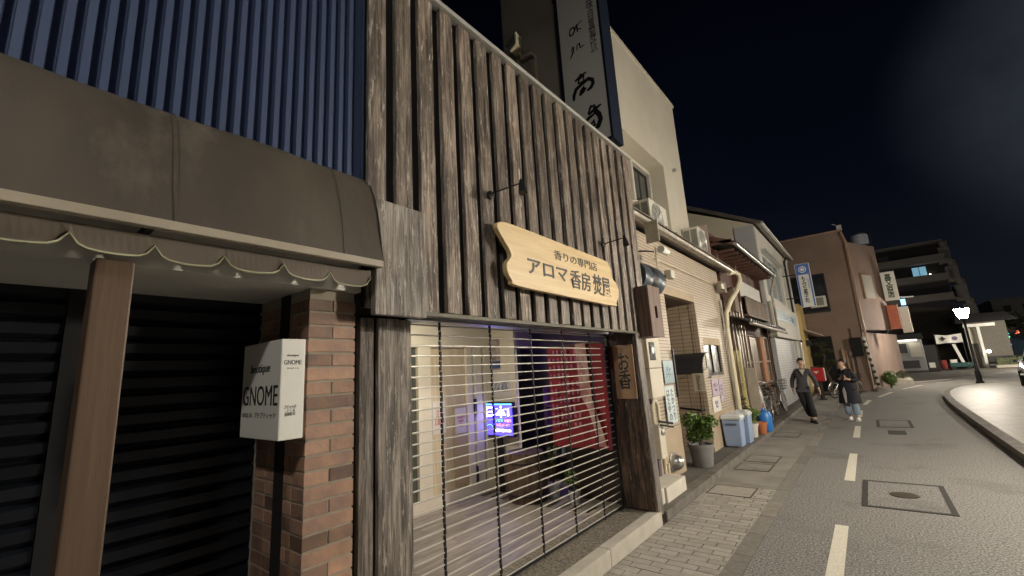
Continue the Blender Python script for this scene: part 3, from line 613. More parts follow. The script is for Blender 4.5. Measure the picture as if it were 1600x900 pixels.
def poster(name, label, x0, x1, z0, z1, plane, ax, m, ink=None, s=None, cat='poster', group=None, iw=.7, ih=.5):
    """flat sheet; ax 'x' = faces +X (coords are Y), ax 'y' = faces -Y (coords are X)"""
    cx, cz = (x0 + x1) / 2, (z0 + z1) / 2
    if ax == 'x':
        t = thing(name, label, cat, (plane, cx, z0), group); bx(plane, plane + .006, x0, x1, z0, z1).build('sheet', m, t); c = (plane + .007, cx, cz); rt = YP
    else:
        t = thing(name, label, cat, (cx, plane, z0), group); bx(x0, x1, plane - .006, plane, z0, z1).build('sheet', m, t); c = (cx, plane - .007, cz); rt = XP
    if s: text('lettering', s, ink, t, c, rt, ZP, (x1 - x0) * iw, (z1 - z0) * ih, .001)
    return t
po = 'notices pasted around the shop door'
poster('poster', 'notice with a red heading on the cream door, upper left of the screen', 3.76, 3.98, 1.02, 1.42, -4.378, 'x', PAPER, REDINK, '注意\nお願い', group=po)
poster('poster', 'white notice with small print on the brown door panel beside the screen', 4.13, 4.33, .98, 1.30, -4.361, 'x', PAPER, REDINK, '営業案内\n※※※※\n10:00~', group=po)
poster('poster', 'photo poster with blue lower band high beside the dark doorway', -4.38, -4.16, 1.78, 2.22, 4.869, 'y', mat('photo_print', (.20, .17, .18), .5, c2=(.6, .5, .45), sc=9, amt=.9), group=po)
poster('poster', 'pale price sheet low on the white panel above the screen', -4.36, -3.98, 1.38, 1.70, 4.869, 'y', PAPER, BLUEINK, 'お香\n体験', group=po)
bx(-4.38, -4.16, 4.855, 4.862, 1.80, 1.90).build('band', BLUEINK, None, loc=(-4.27, 4.858, 1.8)); tag(S.objects['band'], 'blue sticker strip across the photo poster by the dark doorway', 'sticker')
# barrel
bl = thing('wooden_barrel', 'squat brown wooden barrel standing in the porch below the screen', 'barrel', (-3.62, 4.62, .152))
MB().lathe((-3.62, 4.62, .152), [(.22, 0), (.26, .15), (.275, .3), (.26, .45), (.235, .58)], 22).build('staves', WOODBOX, bl, smooth=True)
for z in (.1, .47): MB().torus((-3.62, 4.62, .152 + z), .258 if z < .2 else .262, .010, 'z', 26, 6).build('hoop', DKMETAL, bl)
def pot(name, label, c, r, h, pm, lm, frad, nleaf, ls, seed, group=None, r2=.75, foff=0, label_leaf=None):
    t = thing(name, label, 'potted plant', c, group); x, y, z = c
    MB().lathe(c, [(r * r2, 0), (r * .98, h * .86), (r * 1.06, h * .87), (r * 1.06, h), (r * .95, h), (r * .9, h * .9), (0, h * .9)], 22, cap=False).lathe(c, [(0, .001), (r * r2, .001)], 22, cap=False).build('pot', pm, t, smooth=True)
    MB().lathe((x, y, z + h * .88), [(0, .005), (r * .93, 0)], 16, cap=False).build('soil', SOIL, t)
    m = MB()
    rdm = random.Random(seed)
    for k in range(9):
        a = rdm.uniform(0, 6.28); q = rdm.uniform(.2, .8)
        m.tube([(x, y, z + h * .8), (x + math.cos(a) * frad[0] * q * .5, y + math.sin(a) * frad[1] * q * .5, z + h + frad[2] * .7), (x + math.cos(a) * frad[0] * q, y + math.sin(a) * frad[1] * q, z + h + frad[2] * 1.3)], [.006, .004, .002], 5)
    m.build('stem', BARK, t)
    fm = MB(); cz = z + h + frad[2] * .8 + foff
    for k in range(7):
        a = rdm.uniform(0, 6.28); q = rdm.uniform(.25, .75); c_ = (x + math.cos(a) * frad[0] * q, y + math.sin(a) * frad[1] * q, cz + rdm.uniform(-.45, .65) * frad[2])
        s_ = rdm.uniform(.35, .62); fm.leaves(c_, (frad[0] * s_, frad[1] * s_, frad[2] * s_), nleaf // 7, ls, seed=seed * 9 + k, shell=.1)
    fm.build('foliage', lm, t)
    return t
ig = 'small potted plants inside the grille'
pot('potted_plant', 'small white potted plant with a long blue-green stem inside the grille', (-3.40, 4.9, .152), .085, .16, POTW, LEAF, (.10, .10, .28), 90, .07, 3, ig)
pot('potted_plant', 'small pale potted plant with broad leaves nearer the red banner', (-3.02, 4.78, .152), .07, .14, POTW, LEAFL, (.13, .12, .13), 60, .09, 4, ig)
# red banner
nb = thing('red_banner', 'large red cloth banner with faded print hanging at the back of the porch', 'banner', (-2.82, 4.72, .82))
m = MB(); n = 24; vs = []; fs = []
for i in range(n + 1):
    x = -3.22 + .80 * i / n
    for z in (.80, 1.2, 1.6, 2.0): vs.append((x, 4.70 + .022 * math.sin(i * 1.3) * (2.1 - z), z))
for i in range(n):
    for k in range(3): o = i * 4 + k; fs.append((o, o + 4, o + 5, o + 1))
m.add(vs, fs).build('cloth', RED, nb, smooth=True)
fade = mat('faded_print', (.42, .20, .26), .8, c2=(.30, .08, .18), sc=6, amt=.9)
pr = MB(); rdm = random.Random(11)
for k in range(70):
    cx = -3.16 + (k % 7) * .062 + rdm.uniform(-.006, .006); cz = 1.93 - (k // 7) * .095; hh = rdm.uniform(.02, .04)
    if rdm.random() < .86: pr.box(cx - .013, cx + .013, 4.655, 4.66, cz - hh, cz + hh)
pr.build('print', fade, nb)
MB().prism([(-2.77, 4.65, 2.02), (-2.63, 4.65, 2.02), (-2.60, 4.65, 1.35), (-2.50, 4.65, 1.0), (-2.46, 4.65, .82), (-2.56, 4.65, .84), (-2.66, 4.65, 1.25), (-2.75, 4.65, 1.4)], (0, .004, 0)).build('faded_strip', mat('faded_cloth', (.50, .36, .32), .8, c2=(.36, .12, .12), sc=9, amt=.9, dirt=((.34, .03, .05), 9, .6)), nb)
text('print', 'い\nら\nっ\nし', fade, nb, (-2.70, 4.646, 1.62), XP, ZP, .09, .5, .001)
MB().tube([(-3.26, 4.7, 2.01), (-2.45, 4.7, 2.01)], .010, 8).build('rail', WOODBOX, nb)
MB().box(-3.25, -2.46, 5.0, 5.3, .152, .80).build('cabinet', mat('dark_cabinet', (.03, .018, .014), .5), None, bevel=.01, loc=(-2.85, 5.1, .152)); tag(S.objects['cabinet'], 'low dark brown cabinet beneath the red banner', 'cabinet')
cl = thing('cluttered_shelf', 'dim shelf with small items in the violet lit room beyond the screen', 'shelf', (-3.6, 5.6, .152))
m = MB()
for z in (.5, .85, 1.2): m.box(-3.9, -3.3, 5.5, 5.8, z, z + .02)
m.box(-3.9, -3.88, 5.5, 5.8, .152, 1.5).box(-3.32, -3.3, 5.5, 5.8, .152, 1.5).build('rack', WOODBOX, cl)
for k in range(7): MB().lathe((-3.82 + .075 * k, 5.6, .52 + .35 * (k % 2)), [(.025, 0), (.03, .1), (.012, .13), (.012, .17)], 10).build('bottle', PLATEB, cl)

# wooden shop sign
sg = thing('wooden_sign', 'pale wooden name board with black Japanese lettering and wavy cut ends', 'sign', (-2.04, 3.38, 2.35))
left = [(2.45, 2.845), (2.385, 2.80), (2.42, 2.745), (2.47, 2.69), (2.525, 2.63), (2.535, 2.585), (2.50, 2.55), (2.475, 2.51), (2.485, 2.45), (2.53, 2.395), (2.60, 2.362)]
right = [(3.30, 2.352), (4.24, 2.345), (4.29, 2.37), (4.33, 2.42), (4.37, 2.455), (4.385, 2.53), (4.34, 2.60), (4.28, 2.63), (4.235, 2.68), (4.24, 2.735), (4.20, 2.79), (4.10, 2.82), (3.3, 2.838), (2.7, 2.85)]
def arc(p, n=3):
    o = [];
    for i in range(len(p)):
        a, b, c, d = [Vector(p[(i + k) % len(p)]) for k in (-1, 0, 1, 2)]
        for k in range(n):
            t = k / n; o.append(tuple(.5 * ((2 * b) + (c - a) * t + (2 * a - 5 * b + 4 * c - d) * t * t + (3 * b - a - 3 * c + d) * t ** 3)))
    return o
pp = arc(left + right)
board = MB().prism([(-2.046, y, z) for y, z in pp], (.044, 0, 0)).build('board', SIGNW, sg, bevel=.004)
MB().box(-2.095, -2.046, 2.6, 2.66, 2.45, 2.75).box(-2.095, -2.046, 4.08, 4.14, 2.45, 2.75).build('batten', WOODGAP, sg)
SI = mat('sign_ink', (.035, .035, .03), .5)
text('lettering', '香りの専門店', SI, sg, (-2.001, 3.53, 2.712), YP, ZP, .78, .085, .003)
text('lettering', 'アロマ', SI, sg, (-2.001, 3.04, 2.545), YP, ZP, .60, .125, .004, .012)
text('lettering', '香房', SI, sg, (-2.001, 3.57, 2.53), YP, ZP, .37, .18, .004, .008)
text('lettering', '焚屋', SI, sg, (-2.001, 3.99, 2.53), YP, ZP, .36, .21, .004, .012)
# bracket spot lights on the cladding
def spot(label, y, z, yo, out):
    t = thing('bracket_spotlight', label, 'spotlight', (-2.1, y, z), 'unlit spotlights on the plank wall')
    MB().lathe((-2.098, y, z), [(.035, 0), (.035, .02), (.015, .03)], 14, 'x').build('base_plate', DKMETAL, t)
    MB().tube([(-2.07, y, z), (-2.04, y, z + .01), (-2.10 + out, y + yo, z + .035)], .006, 6).build('arm', DKMETAL, t)
    MB().tube([(-2.10 + out, y + yo, z + .06), (-2.10 + out + .01, y + yo - .005, z - .0), (-2.10 + out + .02, y + yo - .01, z - .055)], [.012, .026, .034], 14).build('head', DKMETAL, t)
spot('unlit black bracket spotlight above the left part of the wooden sign', 2.43, 3.08, .06, .27)
spot('unlit black bracket spotlight above the right end of the wooden sign', 4.30, 3.05, .05, .24)
# plaque on the post
pq = thing('wooden_plaque', 'carved brown plaque with two characters on the dark entrance post', 'sign', (-2.26, 4.86, 1.34))
bx(-2.385, -2.135, 4.862, 4.884, 1.345, 1.965).build('board', mat('plaque_timber', (.40, .25, .15), .5, c2=(.27, .16, .095), sc=5, stretch=(3, 1, .4), bump=.002), pq, bevel=.005)
text('lettering', 'お\n香', BLACK, pq, (-2.26, 4.861, 1.665), XP, ZP, .15, .42, .003, .012)
# slotted box
bo = thing('slotted_wooden_box', 'dark wooden box with a slot fixed at the right end of the plank wall', 'box', (-1.98, 5.1, 2.03))
m = MB().box(-2.21, -1.955, 5.05, 5.07, 2.045, 2.66).box(-2.21, -1.955, 5.40, 5.42, 2.045, 2.66).box(-2.21, -1.955, 5.07, 5.40, 2.045, 2.065).box(-2.21, -1.955, 5.07, 5.40, 2.64, 2.66).box(-2.21, -2.19, 5.07, 5.40, 2.065, 2.64)
m.build('case', WOODBOX, bo)
MB().box(-1.955, -1.935, 5.045, 5.425, 2.042, 2.27).box(-1.955, -1.935, 5.045, 5.425, 2.42, 2.664).box(-1.955, -1.935, 5.045, 5.20, 2.27, 2.42).box(-1.955, -1.935, 5.28, 5.425, 2.27, 2.42).build('front_board', mat('box_front_timber', (.22, .145, .11), .6, c2=(.10, .065, .05), sc=5, stretch=(3, 3, .3), bump=.003), bo)
# ================================================================== TILED HOUSE
T = thing('tiled_house', 'two storey house faced in narrow tan tiles with a recessed entrance beside the wooden shop', 'building', (-4, 8, 0))
wx0, wx1 = -2.62, -2.50
m = MB().box(wx0, wx1, 5.41, 7.22, .75, 3.80).box(wx0, wx1, 7.22, 8.85, 3.03, 3.80).box(wx0, wx1, 8.85, 10.95, 2.20, 3.80).box(wx0, wx1, 8.85, 9.12, .75, 2.20).box(wx0, wx1, 10.30, 10.95, .75, 2.20).box(wx0, wx1, 9.12, 10.30, .75, 1.44)
m.build('tiled_wall', TILE, T)
for a_, b_ in ((5.41, 7.225), (8.848, 10.953)): bx(wx0, wx1 + .003, a_, b_, .0, .748).build('plinth', TANP, T)
MB().box(wx0, wx1 + .004, 5.9, 8.846, 2.875, 3.028).box(wx0, wx1 + .004, 9.12, 10.30, 2.06, 2.198).build('lintel_band', TANP, T)
bx(-3.6, wx0 - .002, 8.852, 8.98, .0, 3.8).build('reveal_wall', TILER, T)
bx(wx0, wx1 - .003, 8.846, 8.851, .75, 2.87).build('reveal_edge', TILER, T)
MB().box(-3.6, wx0 - .002, 7.10, 7.218, .0, 2.87).build('reveal_wall', TILER, T)
bx(-3.6, wx0, 7.22, 8.85, 2.875, 3.02).build('entrance_soffit', SOFDK, T)
MB().box(-3.66, -3.60, 7.22, 8.85, .0, 2.88).build('entrance_door', DKWOOD, T)
bx(-3.59, -3.56, 8.5, 8.54, .9, 1.3).build('door_handle', SILVER, T)
bx(-6.4, -2.63, 5.41, 10.95, 3.02, 3.80).build('upper_core', TANP, T)
MB().box(-6.4, -2.63, 8.99, 10.95, 0, 3.02).build('side_wall', TANP, T)
w = MB().box(-2.56, -2.525, 9.14, 10.28, 1.46, 1.50).box(-2.56, -2.525, 9.14, 10.28, 2.14, 2.18)
for a in (9.14, 9.68, 10.24): w.box(-2.555, -2.53, a, a + .045, 1.502, 2.138)
W_ = w.build('window', DKMETAL, T)
bx(-2.60, -2.56, 9.12, 10.30, 1.44, 2.20).build('pane', mat('frosted_pane', (.45, .45, .42), .25, c2=(.12, .12, .11), sc=5, amt=.95, spec=.8), W_)
bx(-2.51, -2.44, 9.10, 10.34, 1.415, 1.44).build('sill', CONCL, W_)
MB().box(-2.9, -2.33, 5.35, 11.6, 3.86, 3.90).box(-6.4, -2.9, 5.35, 10.95, 3.80, 3.88).build('roof', ROOFM, T)
m = MB(); n = 9; ring = [(math.cos(math.pi + k * math.pi / 8), math.sin(math.pi + k * math.pi / 8)) for k in range(9)]
vs = []
for y in (5.3, 11.7): vs += [(-2.27 + .065 * a, y, 3.845 + .075 * b) for a, b in ring]
m.add(vs, [(k, k + 1, 10 + k, 9 + k) for k in range(8)] + [tuple(range(9)), tuple(range(9, 18))]).build('gutter', GUT, T, smooth=True)
MB().box(-2.34, -2.20, 5.3, 11.72, 3.868, 3.885).build('roof_edge', GUT, T)
m = MB()
for k in range(14): m.box(-2.345, -2.195, 5.5 + .46 * k, 5.515 + .46 * k, 3.886, 3.905)
m.build('edge_clip', GUT, T)
MB().tube([(-2.475, 6.9, 3.42), (-2.475, 10.7, 3.42)], .009, 6).build('cable', CREAMPIPE, T)
MB().tube([(-2.30, 11.25, 3.76), (-2.22, 11.5, 3.82), (-2.16, 11.62, 3.76), (-2.15, 11.62, 3.62), (-2.2, 11.35, 3.35), (-2.30, 11.0, 3.08), (-2.40, 10.88, 2.8), (-2.43, 10.86, 2.4), (-2.43, 10.86, .1)], .052, 12).build('downpipe', CREAMPIPE, T, smooth=True)
m = MB()
for k in range(4): m.tube([(-2.46, 10.72 + .03 * k, .1), (-2.46, 10.74 + .03 * k, 3.1)], .011, 6)
m.build('conduit', GUT, T)
MB().lathe((-2.36, 10.55, 3.42), [(.07, -.12), (.08, 0), (.05, .08)], 12).box(-2.46, -2.30, 10.62, 10.82, 3.25, 3.48).build('cable_junction', GUT, T, bevel=.006)
# canopy in the entrance
c = thing('black_canopy', 'small black curved canopy above the letter place in the tiled entrance', 'canopy', (-2.75, 8.6, 1.55))
prof = [(8.84, 1.90), (8.60, 1.895), (8.40, 1.86), (8.26, 1.78), (8.18, 1.67), (8.14, 1.53)]
vs = []; fs = []
for y, z in prof: vs += [(-3.02, y, z), (-2.32, y, z), (-3.02, y + .012, z - .012), (-2.32, y + .012, z - .012)]
for i in range(5): o = i * 4; fs += [(o, o + 1, o + 5, o + 4), (o + 2, o + 3, o + 7, o + 6), (o + 1, o + 3, o + 7, o + 5)]
MB().add(vs, fs).build('cover', mat('black_canvas', (.028, .028, .03), .6, sc=3), c, smooth=True)
MB().tube([(-2.43, 8.84, 1.6), (-2.43, 8.15, 1.55)], .008, 6).tube([(-2.43, 8.84, 1.86), (-2.43, 8.84, 1.6)], .008, 6).build('frame', DKMETAL, c)
hs = thing('hanging_sign', 'small cream sign with hand written characters hanging below the black canopy', 'sign', (-2.42, 8.3, 1.24))
bx(-2.50, -2.30, 8.12, 8.135, 1.22, 1.53).build('board', mat('sign_cream', (.70, .63, .47), .6), hs, bevel=.003)
text('lettering', 'ひ\nと\nと', BLACK, hs, (-2.40, 8.118, 1.375), XP, ZP, .07, .24, .001, .01)
MB().tube([(-2.42, 8.13, 1.53), (-2.42, 8.15, 1.57)], .004, 5).build('hook', DKMETAL, hs)
hr = MB().tube([(-3.0, 8.76, .88), (-2.60, 8.72, .84), (-2.58, 8.84, .84)], .02, 8).build('handrail', DKMETAL, None, loc=(-2.8, 8.75, .85)); tag(hr, 'short black handrail on the tiled wall of the entrance', 'handrail')
MB().box(-2.47, -2.455, 8.96, 8.99, .0, .01)
tag(bx(-2.485, -2.46, 7.17, 7.215, 1.2, 1.95).build('bracket_strip', DKMETAL, None, loc=(-2.47, 7.19, 1.2)), 'thin black vertical strip on the edge of the entrance beside the canopy', 'bracket')
pp_ = 'notices on the tiled house'
PURPAP = mat('purple_paper', (.58, .52, .56), .6, c2=(.40, .30, .42), sc=14, amt=.9)
poster('poster', 'pinkish printed poster right below the window of the tiled house', 9.20, 9.68, 1.06, 1.38, -2.49, 'x', PURPAP, PURPINK, 'お知らせ\n※※※', group=pp_)
poster('poster', 'narrow violet poster on the right of the pinkish one, hanging lower', 9.72, 10.02, .90, 1.36, -2.49, 'x', PURPAP, PURPINK, '花\n火', group=pp_)
poster('poster', 'plain white notice lowest on the tiled pier', 9.08, 9.64, .76, 1.04, -2.488, 'x', PAPER, BLUEINK, '町内会\n掲示', group=pp_, iw=.4)
poster('notice_board', 'pale blue plate with small dark writing on the tiled wall', 6.68, 7.10, 1.43, 1.77, -2.47, 'x', PLATEB, BLUEINK, 'ギャ\nラリー', 'sign')
poster('notice_board', 'tall pale sign with bold black handwriting under the blue plate', 6.62, 7.02, .84, 1.385, -2.47, 'x', PLATEW, BLACK, 'は た\nた か\nや つ\n の り', 'sign', iw=.75, ih=.85)
MB().box(-2.501, -2.499, 8.9, 8.95, 2.2, 2.26)
# meter cabinets
mc = thing('meter_cabinet', 'tall cream two door utility cabinet squeezed beside the entrance post', 'cabinet', (-2.42, 6.1, 1.27))
bx(-2.50, -2.36, 5.88, 6.34, 1.27, 1.665).build('lower_door', CREAM, mc, bevel=.008)
bx(-2.50, -2.36, 5.88, 6.34, 1.672, 2.10).build('upper_door', CREAM, mc, bevel=.008)
bx(-2.36, -2.35, 5.94, 6.13, 1.78, 2.03).build('meter_window', mat('meter_glass', (.05, .055, .05), .1), mc)
MB().lathe((-2.35, 6.03, 1.92), [(.05, 0), (.05, .01)], 14, 'x').build('dial', PLATEW, mc)
pg = thing('pipe_cluster', 'cream gas pipes with a grey valve lever and meter box rising from the white block', 'pipes', (-2.35, 6.0, .25))
MB().tube([(-2.40, 5.92, .9), (-2.40, 5.92, 1.17), (-2.40, 5.98, 1.24), (-2.40, 6.06, 1.22), (-2.40, 6.10, 1.15), (-2.40, 6.12, .26)], .026, 10).build('pipe', CREAMPIPE, pg, smooth=True)
MB().tube([(-2.40, 6.24, .26), (-2.40, 6.24, .38)], .022, 10).build('short_pipe', CREAMPIPE, pg, smooth=True)
bx(-2.46, -2.32, 5.86, 6.06, .50, .93).build('meter_box', CREAM, pg, bevel=.012)
MB().lathe((-2.32, 5.96, .83), [(.04, 0), (.045, .02), (.02, .03)], 12, 'x').build('valve', SILVER, pg)
MB().tube([(-2.30, 5.85, .98), (-2.22, 6.1, .93)], .016, 8).tube([(-2.30, 5.88, .93), (-2.22, 6.12, .88)], .012, 8).build('lever', DKMETAL, pg)
tag(bx(-2.50, -2.14, 5.42, 6.12, .08, .27).build('concrete_block', WHBLK, None, bevel=.02, loc=(-2.3, 5.8, .08)), 'low whitish concrete block with two steps at the foot of the gas pipes', 'block')
MB().box(-2.47, -2.17, 5.30, 5.56, .07, .275).build('concrete_footing', WHBLK, None, bevel=.02, loc=(-2.3, 5.4, .07)); tag(S.objects['concrete_footing'], 'stained concrete footing touching the base of the dark entrance post', 'block')
dm = thing('dome_vent', 'shiny round steel vent hood low on the tan plinth', 'vent', (-2.49, 6.68, .30))
MB().lathe((-2.495, 6.68, .31), [(.14, 0), (.145, .012), (.12, .02)], 26, 'x').build('flange', SILVER, dm, smooth=True)
MB().lathe((-2.475, 6.68, .31), [(.115, 0), (.11, .05), (.085, .10), (.045, .13), (.0, .14)], 26, 'x', cap=False).build('dome', SILVER, dm, smooth=True)
# devices on the facade over the cabinets
cy = thing('barrel_lantern', 'large blue grey barrel shaped lantern with a black band beside the plank wall', 'lantern', (-2.25, 5.6, 2.8))
def cylb(name, y0, y1, r, m_, rr=None): MB().lathe((-2.28, 0, 2.88), [(0, y0), (r * .985, y0), (r, y0 + .01), (r, y1 - .01), (r * .985, y1), (0, y1)], 30, 'y', cap=False).build(name, m_, cy, smooth=True)
cylb('drum', 5.40, 5.66, .215, SLATE); cylb('black_band', 5.66, 5.86, .218, DKMETAL); cylb('drum', 5.86, 6.12, .215, SLATE)
MB().lathe((-2.28, 0, 2.88), [(0, 6.12), (.19, 6.12), (.19, 6.15), (0, 6.16)], 26, 'y', cap=False).build('end_cap', CREAM, cy)
bx(-2.50, -2.45, 5.6, 5.9, 2.75, 2.9).build('wall_bracket', DKMETAL, cy)
ss = thing('floodlight', 'small white floodlight head on a thin arm at the tiled wall', 'floodlight', (-2.49, 7.0, 3.1))
MB().tube([(-2.49, 6.7, 3.1), (-2.42, 6.75, 3.12), (-2.36, 6.85, 3.07), (-2.33, 6.95, 3.12)], .012, 8).build('arm', DKMETAL, ss)
MB().box(-2.36, -2.24, 6.92, 7.1, 3.06, 3.2).build('head', ACW, ss, bevel=.015)
fb = thing('sensor_mast', 'beige square antenna plate with a white camera on a short mast above the tiled wall', 'antenna', (-2.3, 6.3, 3.2))
bx(-2.27, -2.07, 6.08, 6.11, 3.46, 3.79).build('plate', mat('plate_beige', (.60, .53, .38), .5), fb, bevel=.012)
MB().tube([(-2.22, 6.28, 3.05), (-2.22, 6.28, 3.45)], .012, 10).build('mast', CREAMPIPE, fb)
MB().tube([(-2.5, 6.0, 3.38), (-2.30, 6.1, 3.36), (-2.26, 6.3, 3.38)], .012, 8).build('arm', DKMETAL, fb)
MB().lathe((-2.12, 6.22, 3.37), [(0, 0), (.055, .0), (.06, .10), (.05, .26), (.03, .27), (0, .27)], 16, 'y', cap=False).build('camera', WHITEP, fb, smooth=True)
tag(bx(-2.52, -2.49, 5.45, 5.62, 3.2, 3.75).build('blue_plate', mat('blue_enamel', (.10, .16, .30), .4), None, loc=(-2.5, 5.5, 3.2)), 'narrow blue enamel plate behind the mast at the corner of the tiled wall', 'plate')

# air conditioners on the low roof
def aircon(label, x0, x1, y0, y1, z0, z1):
    t = thing('air_conditioner', label, 'air conditioner', ((x0 + x1) / 2, (y0 + y1) / 2, z0), 'outdoor units on the low roof')
    bx(x0, x1, y0, y1, z0 + .03, z1).build('casing', ACW, t, bevel=.015)
    MB().box(x0 + .03, (x0 + x1) / 2 - .015, y0 - .006, y0 + .001, z0 + .1, z1 - .06).build('side_grille', ACG, t)
    MB().box((x0 + x1) / 2 + .015, x1 - .03, y0 - .006, y0 + .001, z0 + .1, z1 - .06).build('side_grille', ACG, t)
    cyy = y0 + (y1 - y0) * .38; r = (z1 - z0) * .40; f = MB().torus((x1 + .004, cyy, (z0 + z1) / 2 + .01), r, .018, 'x', 30, 6)
    for k in range(1, 5): f.torus((x1 + .006, cyy, (z0 + z1) / 2 + .01), r * k / 5, .004, 'x', 24, 4)
    for k in range(8):
        a = k * math.pi / 4; f.tube([(x1 + .007, cyy, (z0 + z1) / 2 + .01), (x1 + .007, cyy + r * math.cos(a), (z0 + z1) / 2 + .01 + r * math.sin(a))], .004, 4)
    f.build('fan_guard', ALU, t)
    MB().lathe((x1 + .002, cyy, (z0 + z1) / 2 + .01), [(r, 0), (r, .001)], 24, 'x').build('fan_opening', ACG, t)
    MB().box(x0 + .02, x1 + .03, y0 + .06, y0 + .12, z0 - .03, z0 + .03).build('foot', DKMETAL, t); MB().box(x0 + .02, x1 + .03, y1 - .12, y1 - .06, z0 - .03, z0 + .03).build('foot', DKMETAL, t)
aircon('nearer outdoor unit, right behind the plank wall under the upper window', -2.95, -2.62, 7.4, 8.28, 4.0, 4.68)
aircon('farther outdoor unit, standing by the pinkish side wall at the end of the low roof', -2.98, -2.62, 10.35, 11.15, 4.12, 4.84)
tag(bx(-2.98, -2.66, 9.55, 9.9, 3.9, 4.32).build('roof_box', mat('slate_box', (.15, .18, .20), .5), None, bevel=.01, loc=(-2.8, 9.7, 3.9)), 'small dark slate coloured box on the low roof between the two outdoor units', 'box')

# ================================================================== WHITE TALL BUILDING
T = thing('cream_building', 'tall plain cream rendered building rising behind the tiled house', 'building', (-3.5, 8, 3.9))
m = MB().box(-4.1, -3.0, 9.7, 11.1, 3.9, 8.42).box(-4.1, -3.0, 5.62, 9.7, 6.25, 8.42).box(-4.1, -3.385, 5.62, 9.70, 3.9, 6.25)
m.build('wall', CREAM, T)
bx(-4.12, -2.995, 5.35, 5.618, 3.9, 10).build('end_wall', CREAMD, T)
bx(-4.14, -2.97, 5.62, 11.14, 8.42, 8.50).build('parapet_cap', CREAM, T, bevel=.006)
wf = MB().box(-3.385, -3.36, 8.62, 8.68, 5.28, 6.05).box(-3.385, -3.36, 9.44, 9.5, 5.28, 6.05).box(-3.385, -3.36, 8.68, 9.44, 5.99, 6.05).box(-3.385, -3.36, 8.68, 9.44, 5.28, 5.34).box(-3.385, -3.365, 9.05, 9.08, 5.34, 5.99).build('window', DKMETAL, T)
bx(-3.384, -3.374, 8.68, 9.44, 5.34, 5.99).build('pane', mat('dark_pane', (.06, .07, .07), .1, spec=.8), wf)
MB().box(-3.384, -3.30, 8.52, 8.60, 5.2, 6.15).box(-3.384, -3.30, 9.52, 9.6, 5.2, 6.15).box(-3.384, -3.30, 8.6, 9.52, 6.08, 6.15).build('window_surround', WHITEW, T)
MB().lathe((-3.0, 10.35, 6.35), [(.04, 0), (.045, .05), (.03, .09)], 12, 'x').build('vent_cap', SILVER, T)
fl = thing('wall_floodlight', 'old cream floodlight with a bent conduit on the darker end wall', 'floodlight', (-3.72, 5.3, 7.0))
MB().prism([(-3.92, 5.10, 7.10), (-3.66, 5.10, 7.27), (-3.66, 5.10, 7.03), (-3.80, 5.10, 6.96)], (0, .2, 0)).build('housing', CREAMPIPE, fl, bevel=.012)
MB().prism([(-3.90, 5.094, 7.10), (-3.68, 5.094, 7.24), (-3.68, 5.094, 7.05), (-3.80, 5.094, 6.99)], (0, .005, 0)).build('lens', ACG, fl)
MB().tube([(-3.72, 5.28, 6.98), (-3.68, 5.26, 6.86), (-3.50, 5.28, 6.86), (-3.44, 5.30, 6.78), (-3.44, 5.30, 4.5)], .028, 10).build('conduit', CREAMPIPE, fl, smooth=True)
# tall vertical sign
sg = thing('vertical_sign', 'tall illuminated-type sign with navy frame and brushed black characters above the roof line', 'sign', (-2.5, 5.15, 4.7))
x0, x1, y0, y1, z0, z1 = -2.84, -2.12, 5.0, 5.30, 4.66, 9.2
MB().box(x0, x1, y0 + .012, y1, z0, z1).box(x0, x0 + .05, y0 - .01, y0 + .012, z0, z1).box(x1 - .035, x1, y0 - .01, y0 + .012, z0, z1).box(x0 + .05, x1 - .035, y0 - .01, y0 + .012, z0, z0 + .035).build('frame', NAVY, sg, bevel=.004)
bx(x0 + .05, x1 - .035, y0 + .002, y0 + .011, z0 + .036, z1).build('face', SIGNP, sg)
for z in (5.6, 7.6): MB().tube([(-2.84, 5.2, z), (-3.1, 5.4, z)], .03, 8).build('bracket', DKMETAL, sg)
yf = y0 + .0
def br(pts, r, cx, cz, sc): return MB().tube([(cx + x * sc, yf - .001, cz + z * sc) for x, z in pts], [q * sc for q in r] if isinstance(r, list) else r * sc, 6)
def flatten(mb):  # brushed strokes stay flat on the face
    mb.v = [(x, yf + (y - yf) * .06 - .001, z) for x, y, z in mb.v]; return mb
def glyph(cx, cz, sc, sts):
    m = MB()
    for pts, r in sts: m.tube([(cx + x * sc, yf, cz + z * sc) for x, z in pts], [r * sc * k for k in ([.9] + [1.45] * (len(pts) - 2) + [.8])], 6)
    flatten(m).build('brushed_character', BLACK, sg)
taka = [([(-.06, .50), (.0, .40)], .06), ([(-.30, .30), (-.1, .38), (.22, .46)], .045), ([(-.12, .32), (-.16, .12)], .045), ([(-.12, .30), (.10, .36), (.08, .14)], .04), ([(-.14, .13), (.08, .16)], .03),
        ([(-.42, -.50), (-.40, -.28), (-.28, -.06), (0, .06), (.28, .14), (.44, .02), (.46, -.14), (.36, -.28), (.18, -.34)], .055), ([(-.14, -.40), (-.06, -.22), (.08, -.10), (.12, -.20), (.02, -.30), (-.14, -.40)], .045)]
glyph(-2.50, 5.62, .36, taka)
saki = [([(-.16, .50), (.12, .56)], .045), ([(-.04, .60), (-.2, .30)], .055), ([(-.2, .26), (.05, .36), (.36, .46)], .05), ([(.08, .50), (.10, .30), (.24, .10), (.28, -.12), (.16, -.36), (-.02, -.46)], .07), ([(-.40, .0), (-.2, .12), (.06, .2)], .05), ([(-.16, -.2), (.02, -.06), (.04, -.24), (-.14, -.30), (-.16, -.2)], .05)]
glyph(-2.38, 5.04, .36, saki)
